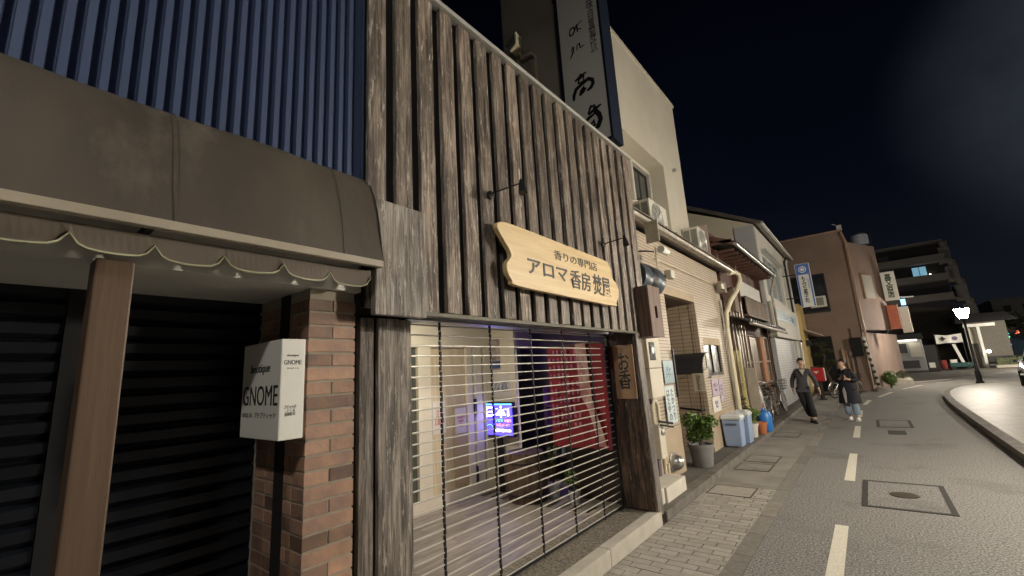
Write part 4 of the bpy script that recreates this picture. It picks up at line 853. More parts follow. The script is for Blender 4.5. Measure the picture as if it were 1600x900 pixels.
aji = [([(-.40, .0), (-.30, .22), (-.10, .22), (-.04, .0), (-.2, -.22), (-.36, -.2), (-.40, .0)], .04), ([(-.04, .0), (.08, .28), (.12, -.22)], .045), ([(.0, .12), (.42, .36)], .04), ([(.10, .0), (.38, -.16)], .035)]
glyph(-2.52, 6.53, .26, aji)
sho = [([(-.30, .26), (-.44, .0)], .04), ([(-.22, .24), (-.3, -.1), (-.52, -.45)], .045), ([(.0, .24), (-.02, -.14)], .04), ([(.0, .22), (.16, .26), (.20, -.06), (.48, -.02)], .04)]
glyph(-2.52, 6.22, .24, sho)
glyph(-2.60, 7.25, .34, [([(-.26, .7), (-.30, -.05), (-.10, -.3), (.2, -.1), (.46, .26)], .055)])
text('lettering', '金\n沢\n味\n自\n真\n寿\n頂', GREYL, sg, (-2.265, y0 - .001, 6.63), XP, ZP, .11, 1.22, .001, .01)

# ================================================================== OLD TIMBER HOUSE
T = thing('timber_house', 'narrow old dark timber townhouse with tiled eaves and glass sliding doors', 'building', (-4, 14, 0))
MB().box(-6, -2.62, 11.0, 16.7, 0, 4.9).build('wall', DKWOOD, T)
bx(-6, -2.56, 10.96, 10.998, 3.9, 5.0).build('side_panel', PINKW, T)
def eave(name, ze, xe, y0, y1, slope, depth, label=None):
    """row of tiles: undulating sheet"""
    vs = []; fs = []; ny = int((y1 - y0) / .055); n = 7
    for j in range(ny + 1):
        y = y0 + (y1 - y0) * j / ny; u = .018 * math.cos(2 * math.pi * y / .28)
        for i in range(n):
            x = xe - depth * i / (n - 1); vs.append((x, y, ze + (xe - x) * slope + u + (.012 if i % 2 else 0)))
    for j in range(ny):
        for i in range(n - 1): fs.append((j * n + i, (j + 1) * n + i, (j + 1) * n + i + 1, j * n + i + 1))
    e_ = MB().add(vs, fs).build(name, KAWARA, T, smooth=True)
    m = MB()
    k = y0 + .07
    while k < y1: m.lathe((xe + .005, k, ze + .0), [(.035, 0), (.035, .03)], 10, 'x'); k += .28
    m.build('eave_end_tile', KAWARA, e_)
    return e_
eave('upper_eave', 4.50, -2.05, 11.15, 16.55, .42, 1.3)
MB().box(-3.3, -2.10, 11.1, 11.16, 4.48, 4.56).prism([(-2.08, 11.10, 4.40), (-3.3, 11.10, 4.92), (-3.3, 11.10, 5.04), (-2.08, 11.10, 4.52)], (0, .05, 0)).build('barge_board', DKWOOD, T)
MB().tube([(-2.03, 11.1, 4.42), (-2.03, 16.6, 4.40)], .045, 10).build('upper_gutter', SILVER, T, smooth=True)
MB().prism([(-2.08, 11.16, 4.38), (-2.62, 11.16, 4.55), (-2.62, 11.16, 4.62), (-2.08, 11.16, 4.46)], (0, 5.4, 0)).build('eave_soffit', TAR, T)
for k in range(12): bx(-2.6, -2.12, 11.3 + .46 * k, 11.35 + .46 * k, 4.30, 4.37).build('rafter', DKWOOD, T)
eave('lower_eave', 2.60, -2.0, 11.1, 16.55, .35, .62)
MB().tube([(-1.97, 11.1, 2.53), (-1.97, 16.6, 2.50)], .04, 10).build('lower_gutter', GUT, T, smooth=True)
MB().tube([(-2.03, 16.45, 4.36), (-2.08, 16.5, 4.2), (-2.18, 16.5, 3.9), (-2.18, 16.5, 2.75), (-2.0, 16.5, 2.6)], .035, 8).build('downpipe', GUT, T, smooth=True)
for y in (11.25, 13.15, 16.5): bx(-2.62, -2.5, y, y + .14, .1, 4.4).build('timber_post', DKWOOD, T)
bx(-2.615, -2.53, 13.3, 16.5, 3.45, 3.96).build('white_panel', WHITEP, T)
m = MB(); y = 13.32
while y < 16.45: m.box(-2.42, -2.40, y, y + .07, 2.95, 3.42); y += .085
m.box(-2.6, -2.38, 13.3, 16.5, 2.90, 2.95).box(-2.6, -2.38, 13.3, 16.5, 3.42, 3.45).build('balcony_boards', MIDWOOD, T)
m = MB()
for y in (12.2, 13.6, 14.95, 16.3): m.box(-2.58, -2.52, y, y + .06, .1, 2.4)
for z in (.12, 1.0, 1.62, 2.36): m.box(-2.575, -2.525, 12.26, 16.3, z, z + .045)
D = m.build('sliding_door', MIDWOOD, T)
bx(-2.60, -2.585, 12.26, 16.3, .12, 2.4).build('pane', mat('brown_mottled_glass', (.18, .13, .09), .25, c2=(.33, .26, .20), sc=1.6, amt=.9, spec=.7), D)  # pane colour varies between two browns by noise
bx(-2.57, -2.50, 15.0, 15.5, .12, 2.38).build('orange_curtain', mat('orange_cloth', (.42, .16, .05), .7), D)
m = MB()
for k in range(5): m.tube([(-2.46 + .02 * k, 11.5 + .22 * k, .1), (-2.46 + .02 * k, 11.55 + .22 * k, 3.2)], .02, 6)
m.build('wall_pipe', GUT, T)
bx(-2.60, -2.35, 11.7, 12.1, 2.9, 3.5).build('meter_cover', MIDWOOD, T)

# ================================================================== PALE SHUTTERED HOUSE
T = thing('shuttered_house', 'pale two storey house with closed grey shutters and a tall upper window', 'building', (-4, 20, 0))
MB().prism([(-2.42, 16.72, 2.4), (-2.42, 16.72, 6.35), (-4.8, 16.72, 7.5), (-7.6, 16.72, 6.2), (-7.6, 16.72, 2.4)], (0, .1, 0)).build('gable_wall', mat('cream_gable', (.74, .68, .52), .75, c2=(.64, .58, .44), sc=1.2), T)
bx(-3.02, -2.40, 16.66, 16.718, 2.5, 6.32).build('corner_panel', GREYW, T)
m = MB().box(-2.60, -2.40, 16.84, 17.4, 3.9, 6.3).box(-2.60, -2.40, 17.4, 21.6, 5.5, 6.3).box(-2.60, -2.40, 21.6, 24.0, 3.9, 6.3).box(-2.6, -2.40, 16.84, 24, 2.45, 3.9).box(-2.6, -2.40, 22.6, 24, 0, 2.45)
m.build('wall', WHITEW, T)
MB().box(-2.40, -2.26, 16.8, 23.2, 2.42, 3.62).build('fascia_box', WHITEW, T, bevel=.02)
w = MB().box(-2.52, -2.46, 17.4, 21.6, 3.9, 3.96).box(-2.52, -2.46, 17.4, 21.6, 5.42, 5.5)
for y in (17.4, 18.75, 20.1, 21.52): w.box(-2.52, -2.46, y, y + .07, 3.96, 5.42)
w = w.build('window', ALU, T); bx(-2.55, -2.53, 17.4, 21.6, 3.9, 5.5).build('pane', BLUEG, w)
bx(-2.40, -2.24, 17.3, 21.8, 5.50, 5.56).build('window_hood', ALU, T)
bx(-2.50, -2.46, 16.95, 22.58, .1, 2.41).build('roller_shutter', GSHUT, T)
bx(-2.5, -2.36, 16.82, 16.93, .08, 2.41).build('shutter_post', GREYW, T)
MB().prism([(-2.15, 16.5, 6.24), (-4.8, 16.5, 7.62), (-4.8, 16.5, 7.76), (-2.15, 16.5, 6.36)], (0, 7.7, 0)).prism([(-4.8, 16.5, 7.62), (-7.7, 16.5, 6.2), (-7.7, 16.5, 6.34), (-4.8, 16.5, 7.76)], (0, 7.7, 0)).build('roof', ROOFM, T)
MB().tube([(-2.12, 16.5, 6.28), (-2.12, 24.2, 6.28)], .05, 8).build('gutter', ALU, T)
MB().tube([(-2.22, 22.9, 6.2), (-2.34, 22.95, 6.0), (-2.34, 22.95, 2.5), (-2.20, 22.95, 2.35)], .04, 8).build('downpipe', DKMETAL, T)
MB().tube([(-2.30, 23.7, 6.2), (-2.34, 23.7, 6.0), (-2.34, 23.7, .1)], .035, 8).build('downpipe', ALU, T)
t = thing('shop_plate', 'long pale blue shop plate on the white fascia above the shutters', 'sign', (-2.25, 19.9, 3.0))
bx(-2.26, -2.245, 17.25, 22.4, 3.02, 3.40).build('board', PLATEB, t); text('lettering', 'とみた呉服店', BLUEINK, t, (-2.243, 20.4, 3.21), YP, ZP, 3.0, .22, .001)
# blue projecting sign
t = thing('projecting_sign', 'blue bordered white vertical sign with a round emblem projecting over the pavement', 'sign', (-1.62, 22, 3.75))
bx(-1.90, -1.38, 22.0, 22.14, 3.76, 5.62).build('case', WHITEP, t, bevel=.01)
LB = emis('lit_sign_face', (.50, .58, .82), .10)
m = MB().box(-1.885, -1.83, 21.99, 22.0, 3.78, 5.6).box(-1.45, -1.395, 21.99, 22.0, 3.78, 5.6).box(-1.83, -1.45, 21.99, 22.0, 5.14, 5.6).build('border', BLUES, t)
MB().lathe((-1.64, 21.98, 5.36), [(.14, 0), (.14, .008)], 20, 'y').build('emblem', WHITEP, t)
MB().torus((-1.64, 21.978, 5.36), .09, .018, 'y', 20, 5).build('emblem_ring', BLUES, t)
text('lettering', 'も\nみ\nぢ\n菓\n子\n司', BLACK, t, (-1.66, 21.998, 4.50), XP, ZP, .17, 1.15, .002, .02)
text('lettering', '和\n洋\n菓\n子', GREYL, t, (-1.51, 21.998, 4.72), XP, ZP, .06, .45, .002)
for z in (4.2, 5.2): MB().tube([(-2.4, 22.07, z), (-1.9, 22.07, z)], .025, 6).build('bracket', DKMETAL, t)
# yellow house
T = thing('yellow_house', 'small ochre yellow house front squeezed beside the brown building', 'building', (-3.2, 24.9, 0))
bx(-6, -2.2, 24.05, 25.75, 0, 4.15).build('wall', YELW, T)
MB().prism([(-1.55, 24.1, 2.62), (-2.22, 24.1, 2.95), (-2.22, 24.1, 3.0), (-1.55, 24.1, 2.67)], (0, 1.6, 0)).build('porch_roof', mat('cream_eave', (.62, .54, .38), .6), T)
bx(-2.2, -2.06, 24.1, 24.5, .85, 1.0).build('ledge', WOODBOX, T); bx(-2.2, -1.95, 24.1, 24.7, .05, 1.25).build('timber_door', WOODBOX, T)
bx(-2.2, -2.0, 24.15, 24.6, 2.2, 2.45).build('meter', DKMETAL, T)

# ================================================================== BROWN BUILDING
T = thing('brown_building', 'brown rendered two storey building with a pipe down its corner and an overhanging upper floor', 'building', (-2, 28, 0))
a = Vector((-.1, 26)); dv = Vector((.382, .924)); B_ = a + dv * 3.05
bx(-6.4, -.12, 26.0, 29.5, .0, 7.62).build('side_wall', BROWNW, T)
MB().prism([(a.x, a.y + .05, 2.78), (B_.x, B_.y, 2.78), (B_.x - 2.2, B_.y + 1.0, 2.78), (-.4, 29.5, 2.78)], (0, 0, 4.3)).build('upper_front', BROWNW, T)
MB().prism([(-.12, 26.4, 0), (1.42, 35, 0), (-1, 36, 0), (-1, 29, 0)], (0, 0, 2.7)).build('lower_front', BROWNW, T)
bx(-6.42, -.08, 25.97, 29.6, 7.62, 7.68).build('parapet', BROWNP, T)
w = MB().box(-2.95, -1.10, 25.93, 25.995, 3.78, 3.84).box(-2.95, -1.10, 25.93, 25.995, 5.62, 5.68).box(-2.95, -2.89, 25.93, 25.995, 3.84, 5.62).box(-1.16, -1.10, 25.93, 25.995, 3.84, 5.62).box(-2.0, -1.95, 25.94, 25.99, 3.84, 5.62).build('window', DKMETAL, T)
bx(-2.9, -1.15, 25.965, 25.99, 3.84, 5.62).build('pane', mat('dark_window', (.02, .024, .03), .12), w)
D = MB().box(-2.45, -1.30, 25.97, 25.995, .0, 2.62).build('doorway', DARK, T)  # flat black sheet on the wall, painted as the unlit opening
nrm = Vector((dv.y, -dv.x))
def fr(t0, t1, z0, z1, o0, o1):
    p = [a + dv * t0 + nrm * o0, a + dv * t1 + nrm * o0, a + dv * t1 + nrm * o1, a + dv * t0 + nrm * o1]
    return MB().prism([(q.x, q.y, z0) for q in p], (0, 0, z1 - z0))
w = fr(.95, 1.95, 4.28, 5.50, .0, .05).build('window', BROWNP, T)
fr(1.0, 1.9, 4.33, 5.45, .051, .056).build('pane', lines('blind', (.42, .40, .34), (.3, .29, .25), .12, .1, axis='Y', bump=.001), w)
MB().tube([(-.12, 25.9, 7.5), (-.02, 25.9, 7.0), (-.02, 25.9, .3)], .055, 10).build('downpipe', BROWNP, T)
MB().tube([(-.55, 25.94, 2.9), (-.55, 25.94, .1)], .02, 6).build('conduit', DKMETAL, T)
MB().tube([(-.85, 25.93, 1.9), (-.85, 25.93, .0)], .035, 6).build('conduit', BROWNP, T)
MB().tube([(-.68, 25.93, 1.5), (-.68, 25.93, .0)], .03, 6).build('conduit', BROWNP, T)
bx(-1.02, -.9, 25.86, 25.97, 1.35, 1.95).build('meter_box', BROWNP, T)
MB().box(-.6, -.2, 25.65, 25.97, 1.6, 2.45).build('electric_box', DARK, T, bevel=.02)
bx(-.75, -.55, 25.9, 25.97, 1.65, 1.85).build('meter_box', GUT, T)
MB().lathe((.55, 27.9, 7.09), [(.34, 0), (.36, .15), (.36, .5), (.2, .62), (0, .64)], 18, cap=False).build('water_tank', mat('tank_grey', (.30, .33, .38), .5), T, smooth=True)
MB().box(-.25, -.05, 26.0, 26.25, 7.68, 7.9).tube([(-.2, 26.1, 7.9), (-.4, 26.1, 8.05)], .02, 6).build('roof_vent', ALU, T)
MB().tube([(1.0, 28.6, 7.1), (1.05, 28.6, 8.0)], .02, 6).build('antenna', DKMETAL, T)
ac = thing('air_conditioner', 'white unit hung below the dark window of the brown building', 'air conditioner', (-1.45, 25.7, 3.9))
bx(-1.85, -1.2, 25.62, 25.92, 4.02, 4.55).build('casing', ACW, ac, bevel=.02); bx(-1.8, -1.3, 25.61, 25.619, 4.1, 4.48).build('fan_guard', ACG, ac); MB().box(-1.9, -1.15, 25.6, 25.96, 3.94, 4.0).build('bracket', DKMETAL, ac)
gp = thing('striped_guard_pole', 'leaning pole with silver reflective stripes at the corner of the brown building', 'pole', (.12, 25.75, 0))
MB().tube([(-.12, 25.72, 2.45), (.10, 25.75, .0)], .06, 10).build('pole', DKMETAL, gp)
m = MB()
for k in range(9):
    t = k / 9; p = Vector((-.12, 25.72, 2.45)).lerp(Vector((.10, 25.75, 0)), t); q = Vector((-.12, 25.72, 2.45)).lerp(Vector((.10, 25.75, 0)), t + .06); m.tube([p, q], .066, 10)
m.build('reflector', mat('reflective_band', (.75, .72, .6), .2, metal=.3), gp)
MB().lathe((.12, 25.75, 0), [(.26, 0), (.22, .12), (.10, .2)], 14).build('base', CONC, gp)
# corner shrubs and planter
t = thing('clipped_shrub', 'rounded clipped shrub at the foot of the brown building beside the striped pole', 'shrub', (.55, 28, 0), 'shrubs by the brown building')
MB().leaves((.55, 28.4, .48), (.34, .34, .36), 700, .07, seed=5, shell=.6).ball((.55, 28.4, .46), .27, .27, .30).build('foliage', LEAF, t); MB().tube([(.55, 28.4, 0), (.55, 28.4, .3)], .04, 6).build('trunk', BARK, t)
t = thing('low_shrub', 'low dark spreading shrub in the pale planter under the overhang', 'shrub', (1.1, 31, 0), 'shrubs by the brown building')
MB().leaves((1.15, 31.5, .50), (.30, .5, .20), 400, .09, seed=6).build('foliage', LEAFD, t); MB().tube([(1.15, 31.5, .2), (1.15, 31.5, .4)], .03, 6).build('trunk', BARK, t)
tag(bx(.75, 1.5, 30.6, 33.6, 0, .28).build('planter', CONCL, None, bevel=.02, loc=(1.1, 32, 0)), 'pale concrete planter edge along the lower wall of the brown building', 'planter')
# signs at the far end of the brown building
t = thing('projecting_sign', 'white vertical sign with four dark green characters beyond the brown building', 'sign', (1.3, 28.8, 4.2))
bx(1.05, 1.60, 28.6, 28.8, 4.22, 5.66).build('case', SIGNP, t, bevel=.01)
text('lettering', '喜\n又\n商\n店', GREENINK, t, (1.32, 28.598, 4.95), XP, ZP, .27, 1.22, .003, .03)
t = thing('projecting_sign', 'orange sign board hanging beneath the white four character sign', 'sign', (1.25, 28.8, 2.8))
bx(1.02, 1.42, 28.6, 28.72, 2.80, 3.98).build('face', ORNG, t, bevel=.01); bx(1.421, 1.46, 28.58, 28.74, 2.78, 4.0).build('edge', WHITEP, t); text('lettering', 'た\nば\nこ', REDINK, t, (1.22, 28.598, 3.4), XP, ZP, .2, .8, .002)
tag(bx(1.5, 1.85, 29.2, 29.6, 2.6, 3.9).build('sign_panel', ACW, None, bevel=.02, loc=(1.65, 29.4, 2.6)), 'plain pale panel half hidden behind the orange sign', 'sign')
tag(bx(1.62, 1.80, 29.0, 29.06, 3.95, 4.25).build('lit_sign', emis('lit_cyan', (.35, .65, 1), 1.6), None, loc=(1.7, 29, 3.95)), 'tiny glowing light blue sign at the lower right of the white four character sign', 'sign')
tag(MB().tube([(1.6, 29.2, 4.38), (2.15, 29.2, 4.34)], .03, 8).build('tube_lamp', WHITEP, None, loc=(1.8, 29.2, 4.35)), 'short white tube fixed beside the white four character sign', 'lamp')

# ================================================================== FAR END OF THE STREET
T = thing('white_kiosk', 'small white kiosk with a bright counter awning beyond the brown building', 'kiosk', (2.4, 47, 0))
MB().box(1.7, 3.3, 46.9, 48.4, .15, 2.55).build('body', mat('kiosk_panel', (.42, .43, .43), .6), T, bevel=.03)
bx(1.85, 2.35, 46.86, 46.89, 1.55, 2.3).build('window', DKMETAL, T); bx(2.5, 3.2, 46.86, 46.89, 1.2, 2.3).build('side_door', WHITEW, T); bx(1.9, 2.9, 46.86, 46.89, .35, .95).build('grille', DKMETAL, T); bx(1.62, 1.72, 46.8, 46.9, .0, 2.4).build('post', WHITEP, T)
MB().prism([(1.4, 46.4, 2.6), (3.4, 46.4, 2.6), (3.4, 46.9, 2.95), (1.4, 46.9, 2.95)], (0, .05, .08)).build('awning', SILVER, T)
bx(1.5, 3.0, 46.45, 46.8, 2.48, 2.57).build('strip_lamp', emis('kiosk_lamp', (1, .9, .72), 4), T)
T = thing('vending_machine', 'dim vending machine shape right of the white kiosk', 'vending machine', (3.6, 48, 0))
bx(3.4, 4.1, 48, 48.7, 0, 2.1).build('body', DKMETAL, T, bevel=.04); bx(3.5, 3.85, 47.98, 47.999, .3, .7).build('hatch', WHITEP, T)
T = thing('red_crate', 'dull red crate on the ground at the far end of the street', 'crate', (4.5, 53, 0))
MB().box(4.1, 5.0, 53, 53.5, .0, .08).box(4.1, 4.14, 53, 53.5, .08, .75).box(4.96, 5.0, 53, 53.5, .08, .75).box(4.14, 4.96, 53, 53.04, .08, .75).box(4.14, 4.96, 53.46, 53.5, .08, .75).build('body', mat('red_plastic', (.42, .05, .03), .5), T)
T = thing('dark_hall', 'low dark building with a broad hipped roof at the end of the street', 'building', (6, 62, 0))
bx(2.6, 9.8, 60, 68, 0, 2.9).build('wall', mat('dark_board', (.06, .05, .042), .8), T)
MB().add([(1.4, 58.8, 2.8), (10.6, 58.8, 2.8), (10.6, 69, 2.8), (1.4, 69, 2.8), (3.2, 62, 6.4), (7.6, 62, 5.6), (7.6, 66, 5.6), (3.2, 66, 6.4)], [(0, 1, 5, 4), (1, 2, 6, 5), (2, 3, 7, 6), (3, 0, 4, 7), (4, 5, 6, 7), (0, 3, 2, 1)]).build('roof', mat('dark_roof', (.085, .075, .062), .75, sc=2), T)
T = thing('event_banner', 'white cloth banner with a dark cross and a faint purple emblem stretched on posts', 'banner', (5.3, 52, 0))
m = MB(); vs = []; n = 12
for i in range(n + 1):
    x = 4.55 + 1.62 * i / n; s_ = .05 * math.sin(i * .9); vs += [(x, 52 + s_, 2.16 - s_ * .4), (x, 52, 2.92 - .10 * math.sin(math.pi * i / n) + s_ * .3)]
m.add(vs, [(2 * i, 2 * i + 2, 2 * i + 3, 2 * i + 1) for i in range(n)]).build('cloth', WHITEP, T)
MB().prism([(4.98, 51.93, 2.33), (5.08, 51.93, 2.47), (5.22, 51.93, 2.55), (5.08, 51.93, 2.62), (4.98, 51.93, 2.77), (4.90, 51.93, 2.62), (4.76, 51.93, 2.55), (4.90, 51.93, 2.47)], (0, .01, 0)).build('cross', DKMETAL, T)
MB().lathe((5.72, 51.93, 2.52), [(.17, 0), (.17, .01)], 14, 'y').build('emblem', PURPINK, T)
MB().tube([(4.55, 52.1, 0), (4.5, 52.1, 3.05)], .03, 6).build('pole', DKMETAL, T); MB().tube([(6.2, 52.1, 0), (6.17, 52.1, 3.0)], .03, 6).build('pole', DKMETAL, T)
tag(MB().prism([(5.42, 51.6, 2.05), (5.62, 51.6, 2.05), (6.02, 51.6, .2), (5.82, 51.6, .2)], (0, .05, 0)).build('leaning_board', WHITEP, None, loc=(5.8, 51.6, .2)), 'slanting white board standing under the cloth banner', 'board')
T = thing('teal_cart', 'low teal cart with white goods under the cloth banner', 'cart', (5.6, 50.8, 0))
bx(4.9, 6.2, 50.5, 51.2, .18, .55).build('tray', TEAL, T, bevel=.04); MB().box(5.0, 5.4, 50.6, 51, .56, .8).build('goods', WHITEP, T)
for x in (5.1, 6.0): MB().lathe((x, 50.48, .15), [(.14, 0), (.14, .06)], 14, 'y').build('wheel', RUBBER, T)
T = thing('white_column_house', 'small far house with white posts and a pale beam by the street lamp', 'building', (7.6, 53, 0))
bx(6.55, 9.0, 53.2, 56, 0, 3.9).build('wall', mat('grey_front', (.16, .145, .12), .7), T)
MB().prism([(6.0, 52.2, 3.7), (9.6, 52.2, 3.7), (9.3, 54, 4.5), (6.3, 54, 4.5)], (0, 2.5, .1)).build('roof', KAWARA, T)
bx(6.45, 8.3, 52.5, 52.8, 3.35, 3.6).build('beam', WHITEP, T)
for x in (6.5, 7.2): MB().prism([(x, 52.5, 0), (x + .18, 52.5, 0), (x + .18, 52.5, 3.34), (x, 52.5, 3.34)], (0, .2, 0)).build('post', WHITEP, T)
bx(6.72, 7.18, 53.14, 53.19, 2.0, 3.3).build('panel', CREAM, T)
MB().box(7.5, 8.9, 52.9, 53.19, .4, .9).build('window', DKMETAL, T)
tag(MB().ball((7.55, 52.4, 1.3), .14, n=10, m=8).build('lit_lantern', emis('lantern_white', (1, .95, .8), 8), None, loc=(7.55, 52.4, 1.2)), 'tiny glowing white lamp beside the posts of the small far house', 'lamp')
T = thing('clipped_hedge', 'dark clipped hedge in front of the small far house', 'hedge', (8.8, 51.5, 0))
MB().leaves((8.6, 51.6, .55), (1.1, .3, .4), 500, .14, seed=8).box(7.7, 9.5, 51.4, 51.8, .2, .75).build('foliage', LEAFD, T); bx(7.6, 9.6, 51.3, 51.9, 0, .2).build('planter', CONCL, T)
# apartments
T = thing('apartment_block', 'dim concrete apartment block with balconies and one lit bluish window', 'building', (7.5, 95, 0))
bx(2.6, 11.0, 92, 104, 0, 17.8).build('recess_wall', APTD, T)
for k in range(6):
    z = 17.9 - 2.95 * k
    MB().box(2.3, 11.2 + .2 * (k % 2), 90, 92.6, z - .25, z).build('slab', APTW, T)
    if k: MB().box(2.3, 11.0, 89.9, 90.1, z, z + .8).build('balcony_parapet', APTW, T)
for k in range(5):
    x = 11.4 + .42 * k; z = 17.3 - 2.95 * k; MB().box(x - .9, x + .35, 90.4, 93.5, max(z - 3, 0), z - .6).lathe((x, 91, z - .6), [(.55, 0), (.55, .9), (.3, 1.1)], 12).build('stair_turret', APTW, T)
W_ = MB().box(7.3, 8.9, 91.95, 91.99, 12.9, 14.4).build('lit_window', emis('window_blue', (.20, .42, .55), .75), T); bx(8.05, 8.12, 91.9, 91.945, 12.9, 14.4).build('mullion', DKMETAL, W_)
MB().ball((9.2, 91.6, 13.0), .12, n=8, m=6).build('balcony_lamp', emis('balcony_lamp', (1, .9, .6), 10), T)
for k, (x, z) in enumerate([(3.6, 15.6), (4.6, 6.9), (6.4, 6.6), (4.0, 12.3)]): bx(x, x + 1.3, 91.95, 91.99, z, z + 1.3).build('window', mat('dim_window', (.10, .11, .13), .3), T)
T = thing('far_white_building', 'far pale three storey building with small dark windows at the right edge', 'building', (18, 100, 0))
bx(15.7, 30, 98, 108, 0, 8.4).build('wall', mat('far_wall', (.34, .33, .30), .8, sc=.3), T)
bx(15.5, 30, 97.8, 108, 8.4, 8.6).build('parapet', APTW, T)
for k in range(6):
    for j in range(2): bx(16.8 + 2 * k, 17.6 + 2 * k, 97.95, 97.99, 6.6 - 2.6 * j, 7.6 - 2.6 * j).build('window', DKMETAL, T)
def neon(name, label, mesh, c, s): tag(mesh.build(name, emis(name + '_glow', c, s), None, loc=mesh.v[0]), label, 'sign')
text_m = None
m = MB(); rdm = random.Random(3)
for k in range(7): m.tube([(12.95 + rdm.uniform(0, .5), 80, 2.95 + rdm.uniform(0, .7)), (13.1 + rdm.uniform(0, .5), 80, 2.75 + rdm.uniform(0, .7))], .05, 5)
neon('neon_sign', 'glowing cyan sign far away at the right edge', m, (.1, .75, .85), 5)
m = MB()
for k in range(4): m.tube([(13.1 + .12 * k, 80, 2.5), (13.3 + .1 * k, 80, 2.75)], .05, 5)
neon('neon_sign_green', 'glowing green strip just beneath the cyan sign', m, (.05, .8, .35), 4); S.objects['neon_sign_green'].name = 'neon_strip'
m = MB()
for k in range(6): m.tube([(13.95 + rdm.uniform(0, .5), 80, 3.1 + rdm.uniform(0, .4)), (14.1 + rdm.uniform(0, .5), 80, 2.95 + rdm.uniform(0, .4))], .05, 5)
neon('neon_letters', 'glowing red sign right of the cyan one', m, (1, .13, .07), 5)
m = MB().ball((13.35, 80, 1.75), .22, .05, .2); neon('round_sign', 'round glowing blue sign below the red one', m, (.06, .2, 1), 3.5)
m = MB().tube([(14.6, 80, 1.55), (17, 80, 1.0)], .09, 5).tube([(14.7, 80, 1.2), (17, 80, .8)], .07, 5); neon('lit_shopfront_strip', 'long glowing pale blue strip low at the far right', m, (.35, .75, 1), 3)
tag(bx(12.2, 12.9, 79, 79.4, 1.6, 3.2).build('street_panel', WHITEW, None, loc=(12.5, 79, 1.6)), 'pale panel left of the cyan sign', 'sign')
T = thing('low_shopfront', 'long low dark shopfront under the far coloured signs', 'building', (20, 84, 0))
bx(11.5, 32, 82, 90, 0, 3.6).build('wall', mat('shopfront_dark', (.05, .055, .06), .6), T); bx(11.2, 32, 81.2, 90, 3.6, 3.9).build('roof', ROOFM, T)
# dark crowns behind the hall
def tree(label, x, y, h, r, seed):
    t = thing('dark_tree', label, 'tree', (x, y, 0), 'trees behind the street end')
    MB().tube([(x, y, 0), (x + .1, y, h * .4), (x, y, h * .75)], [.28, .2, .1], 8).tube([(x, y, h * .5), (x + r * .5, y, h * .8)], [.1, .04], 6).tube([(x, y, h * .45), (x - r * .5, y, h * .75)], [.1, .04], 6).build('trunk', BARK, t)
    m = MB(); rd_ = random.Random(seed)
    for k in range(7): m.leaves((x + rd_.uniform(-.6, .6) * r, y + rd_.uniform(-.5, .5) * r, h * .72 + rd_.uniform(-.25, .3) * h * .8), (r * .5, r * .5, r * .42), 260, .3, seed=seed * 10 + k)
    m.build('crown', LEAFD, t)
tree('dark tree rising between the hall roof and the small far house', 11.8, 72, 5.2, 1.8, 21)
tree('dark tree at the far right beneath the pale building', 14.6, 76, 4.6, 1.9, 22)

# ================================================================== STREET FURNITURE
def lantern(label, x, y, z0=.128, strength=GLOBE):
    t = thing('street_lamp', label, 'street lamp', (x, y, z0), 'lantern posts along the plaza')
    MB().lathe((x, y, z0), [(.15, 0), (.15, .10), (.11, .16), (.10, .55), (.075, .62), (.055, .9), (.045, 2.9), (.07, 2.93), (.035, 3.0)], 18).build('post', mat('lamp_post_green', (.022, .028, .026), .4, metal=.4), t, smooth=True)
    MB().lathe((x, y, z0 + 3.03), [(.03, 0), (.10, .03), (.14, .06)], 18).build('cradle', DKMETAL, t, smooth=True)
    MB().lathe((x, y, z0 + 3.10), [(.13, 0), (.21, .18), (.27, .40), (.27, .43)], 22).build('globe', emis('lamp_glow', (1, .89, .74), strength), t, smooth=True)
    MB().lathe((x, y, z0 + 3.535), [(.29, 0), (.25, .05), (.10, .10), (.0, .13)], 22, cap=False).build('cap', DKMETAL, t, smooth=True)
    return t
lantern('lit lantern street lamp glowing at the far corner of the plaza', 3.76, 29.89, .0, GLOBE * .55)
lantern('lit lantern street lamp out of frame, level with the plank wall', 4.0, 7.2)
lantern('lit lantern street lamp out of frame, level with the walking people', 7.6, 17.0)
lantern('unseen lantern lamp added beyond the parked car to light the far houses', 10.4, 46.0, .0, GLOBE * 1.3)  # added out of view to brighten the banner and far houses
lantern('unseen lantern lamp added behind the brown building to light the apartment block', -3.5, 78.0, .0, GLOBE * 1.0)  # added out of view to brighten the apartment block
t = thing('tall_street_light', 'tall curved street light standing on the plaza behind the camera', 'street light', (4.4, -3.6, .128))
MB().tube([(4.4, -3.6, .1), (4.4, -3.6, 6.6), (4.2, -3.6, 7.2), (3.7, -3.6, 7.45), (2.9, -3.6, 7.5)], [.10, .07, .05, .045, .04], 12).build('pole', ALU, t, smooth=True)
bx(2.3, 3.05, -3.78, -3.42, 7.47, 7.58).build('head', ALU, t, bevel=.02); bx(2.38, 2.9, -3.73, -3.47, 7.452, 7.468).build('lens', emis('tall_lamp', (1, .94, .86), TALL * 14), t)

